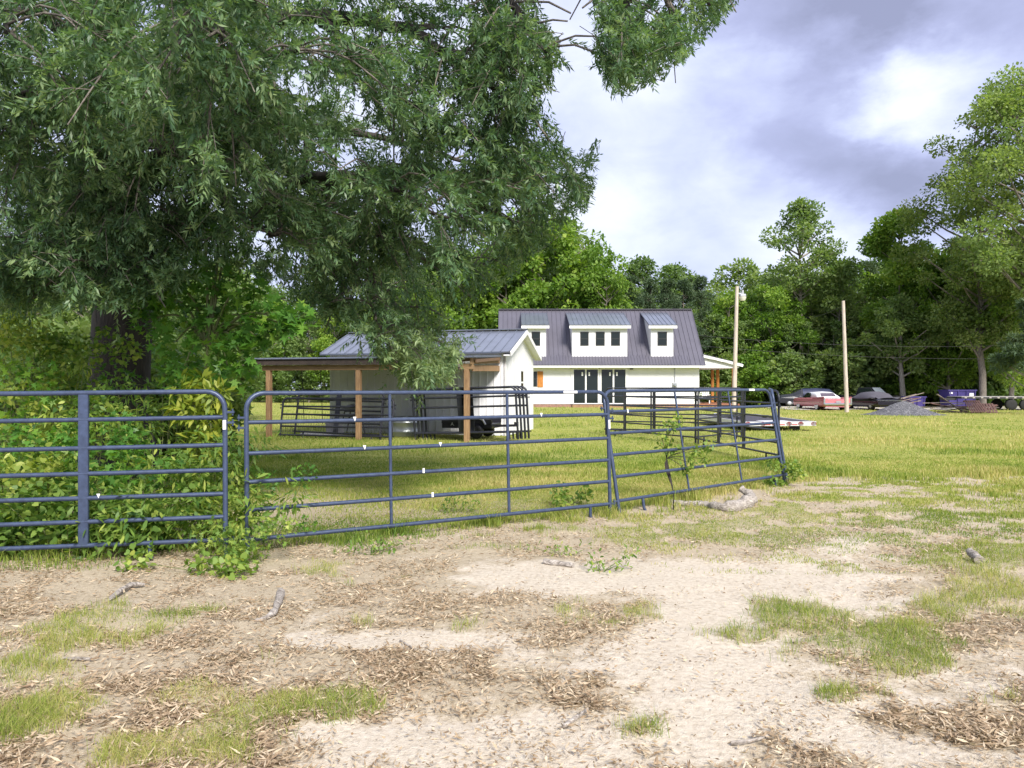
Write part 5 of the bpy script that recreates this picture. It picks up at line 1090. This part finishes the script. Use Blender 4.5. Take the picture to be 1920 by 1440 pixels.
LABW = {'round': 'mid green broadleaf tree in the wood behind the yard', 'lime': 'light yellow green tree in the wood', 'tall': 'tall pale trunked tree in the wood', 'pine': 'dark pine rising behind the farmhouse roof', 'slim': 'slender pale trunked tree at the edge of the wood', 'bush': 'dense green bush at the foot of the wood', 'limebush': 'light yellow green bush at the foot of the wood'}
GRPW = {k: {'round': 'broadleaf trees of the wood', 'lime': 'light green trees of the wood', 'tall': 'tall trees of the wood', 'pine': 'pines behind the house', 'slim': 'slender trees along the wood edge', 'bush': 'bushes along the wood edge', 'limebush': 'light bushes along the wood edge'}[k] for k in LABW}
SKYL = [(-200, 470), (400, 500), (600, 540), (900, 470), (1000, 440), (1090, 470), (1160, 520), (1330, 528), (1400, 505), (1480, 515), (1600, 520), (1700, 490), (1800, 460), (2100, 420)]
LOWL = [(a, b_ + 45) for a, b_ in SKYL]
woodrow(84, 96, -150, 2150, 40, ['round', 'round', 'pine'], SKYL, LABW, GRPW)
woodrow(78, 84, 1300, 2080, 20, ['round', 'lime', 'round'], [(1300, 545), (1480, 530), (1700, 510), (2100, 460)], LABW, GRPW, 1.15)
woodrow(66, 74, 480, 1300, 16, ['round', 'round', 'tall'], LOWL, LABW, GRPW)
woodrow(62, 66, 500, 940, 9, ['round', 'lime'], LOWL, LABW, GRPW)
woodrow(74, 78, 1340, 2050, 16, ['tall', 'round', 'lime'], [(1300, 550), (1600, 540), (2000, 510)], LABW, GRPW, 1.1)
woodrow(69, 73, 1330, 1980, 24, ['slim'], [(1300, 600), (2000, 590)], LABW, GRPW)
woodrow(63, 66, 460, 1000, 14, ['bush'], [(400, 690), (1000, 690)], LABW, GRPW, 1.1, 'bush')
woodrow(73, 77, 1320, 2050, 22, ['bush'], [(1300, 672), (2000, 660)], LABW, GRPW, 1.2, 'bush')
woodrow(79, 83, 1300, 2050, 18, ['bush'], [(1300, 635), (2000, 635)], LABW, GRPW, 1.3, 'bush')
woodrow(68, 71, 1320, 1960, 24, ['bush', 'limebush', 'bush'], [(1300, 672), (1500, 664), (1700, 640), (2000, 640)], LABW, GRPW, 1.15, 'bush')
for px, tp_, d in ((1180, 512, 66), (1215, 516, 70), (1250, 515, 66), (1285, 518, 69), (1310, 512, 72), (1150, 522, 71)):
    add_tree('pine', (px - 960) * d / FPX, d, ((HY - tp_) * d / FPX + CH - .5) / 13 * rt.uniform(.92, 1.0), LABW['pine'], GRPW['pine'])
for px, tp_, d, sx in ((1000, 415, 64, 1.0), (1060, 428, 66, .95), (1110, 480, 63, .9), (950, 460, 63, 1.0), (1135, 520, 61, .8), (890, 480, 64, 1)):
    add_tree('lime', (px - 960) * d / FPX, d, ((HY - tp_) * d / FPX + CH) / 11, 'fresh light green tree behind the farmhouse roof beside the pines', 'light green trees behind the house', sx)
woodrow(22, 34, -120, 470, 12, ['round', 'round'], [(-200, 470), (500, 560)], {'round': 'mid green tree behind the oak trunk', 'lime': 'light green tree behind the oak trunk'}, {'round': 'trees behind the oak', 'lime': 'trees behind the oak'})
woodrow(15, 20, -100, 420, 9, ['bush'], [(-200, 600), (460, 690)], {'bush': 'dense green bush behind the oak trunk'}, {'bush': 'bushes behind the oak'}, 1.0, 'bush')
# single trees one can pick out on the right
def solo(seed, px, top, d, cr, base, kind, nleaf, lsz, mat, bark, label, tr, lumps, name='tall_tree'):
    h = (HY - top) * d / FPX + CH - gzf((px - 960) * d / FPX, d); tm, cm = tree_data(seed, h, cr, base, kind, nleaf, lsz, mat, bark, tr, lumps)
    x = (px - 960) * d / FPX; o = thing(name, label, 'tree', (x, d, gzf(x, d) - .05)); obj('trunk', tm, o); obj('crown', cm, o)
solo(201, 1503, 382, 72.0, 3.5, .56, 'round', 9000, 0.25, M_WOOD, M_PALE, 'lone tall tree rising well above the skyline of the wood', .26, 26)
solo(202, 1690, 405, 67.2, 3.7, .45, 'round', 17550, 0.253, M_LIME, M_PALE, 'tall light green tree with open crown standing next to the tallest tree', .26, 22)
solo(203, 1842, 195, 60.0, 4.9, .22, 'lacy', 30000, 0.196, M_LACE, M_BARKM, 'tallest tree of the wood, lacy olive green crown above the black trailer', .28, 34)
solo(204, 1935, 140, 55.2, 5.52, .35, 'round', 35100, 0.207, M_WOOD, M_BARKM, 'tall darker green tree beside the tallest lacy one, half out of view', .28, 28)
solo(205, 1775, 480, 66, 4.8, .16, 'round', 24300, 0.23, M_LIME, M_PALE, 'bushy yellow green tree behind the plank pile', .18, 24, 'broadleaf_tree')
solo(206, 1895, 440, 62, 4.8, .20, 'round', 27000, 0.207, M_LIME, M_PALE, 'bushy light green tree above the end of the black trailer', .2, 24, 'broadleaf_tree')
solo(207, 1692, 560, 64.8, 3.12, .36, 'round', 8100, 0.23, M_WOOD, M_PALE, 'pale trunked tree standing just behind the gravel heap', .26, 14, 'broadleaf_tree')
solo(208, 1935, 560, 45.6, 2.04, .35, 'pine', 12150, 0.172, M_PINE, M_BARKM, 'small dark conifer beyond the end of the black trailer', .12, 26, 'pine_tree')
solo(209, 1575, 500, 72.0, 3.84, .25, 'round', 12825, 0.253, M_WOOD, M_PALE, 'dense green tree behind the bare pole', .18, 20, 'broadleaf_tree')
solo(210, 1450, 540, 70.8, 3.12, .35, 'round', 9450, 0.23, M_LIME, M_PALE, 'light green tree behind the lamp pole', .15, 16, 'broadleaf_tree')
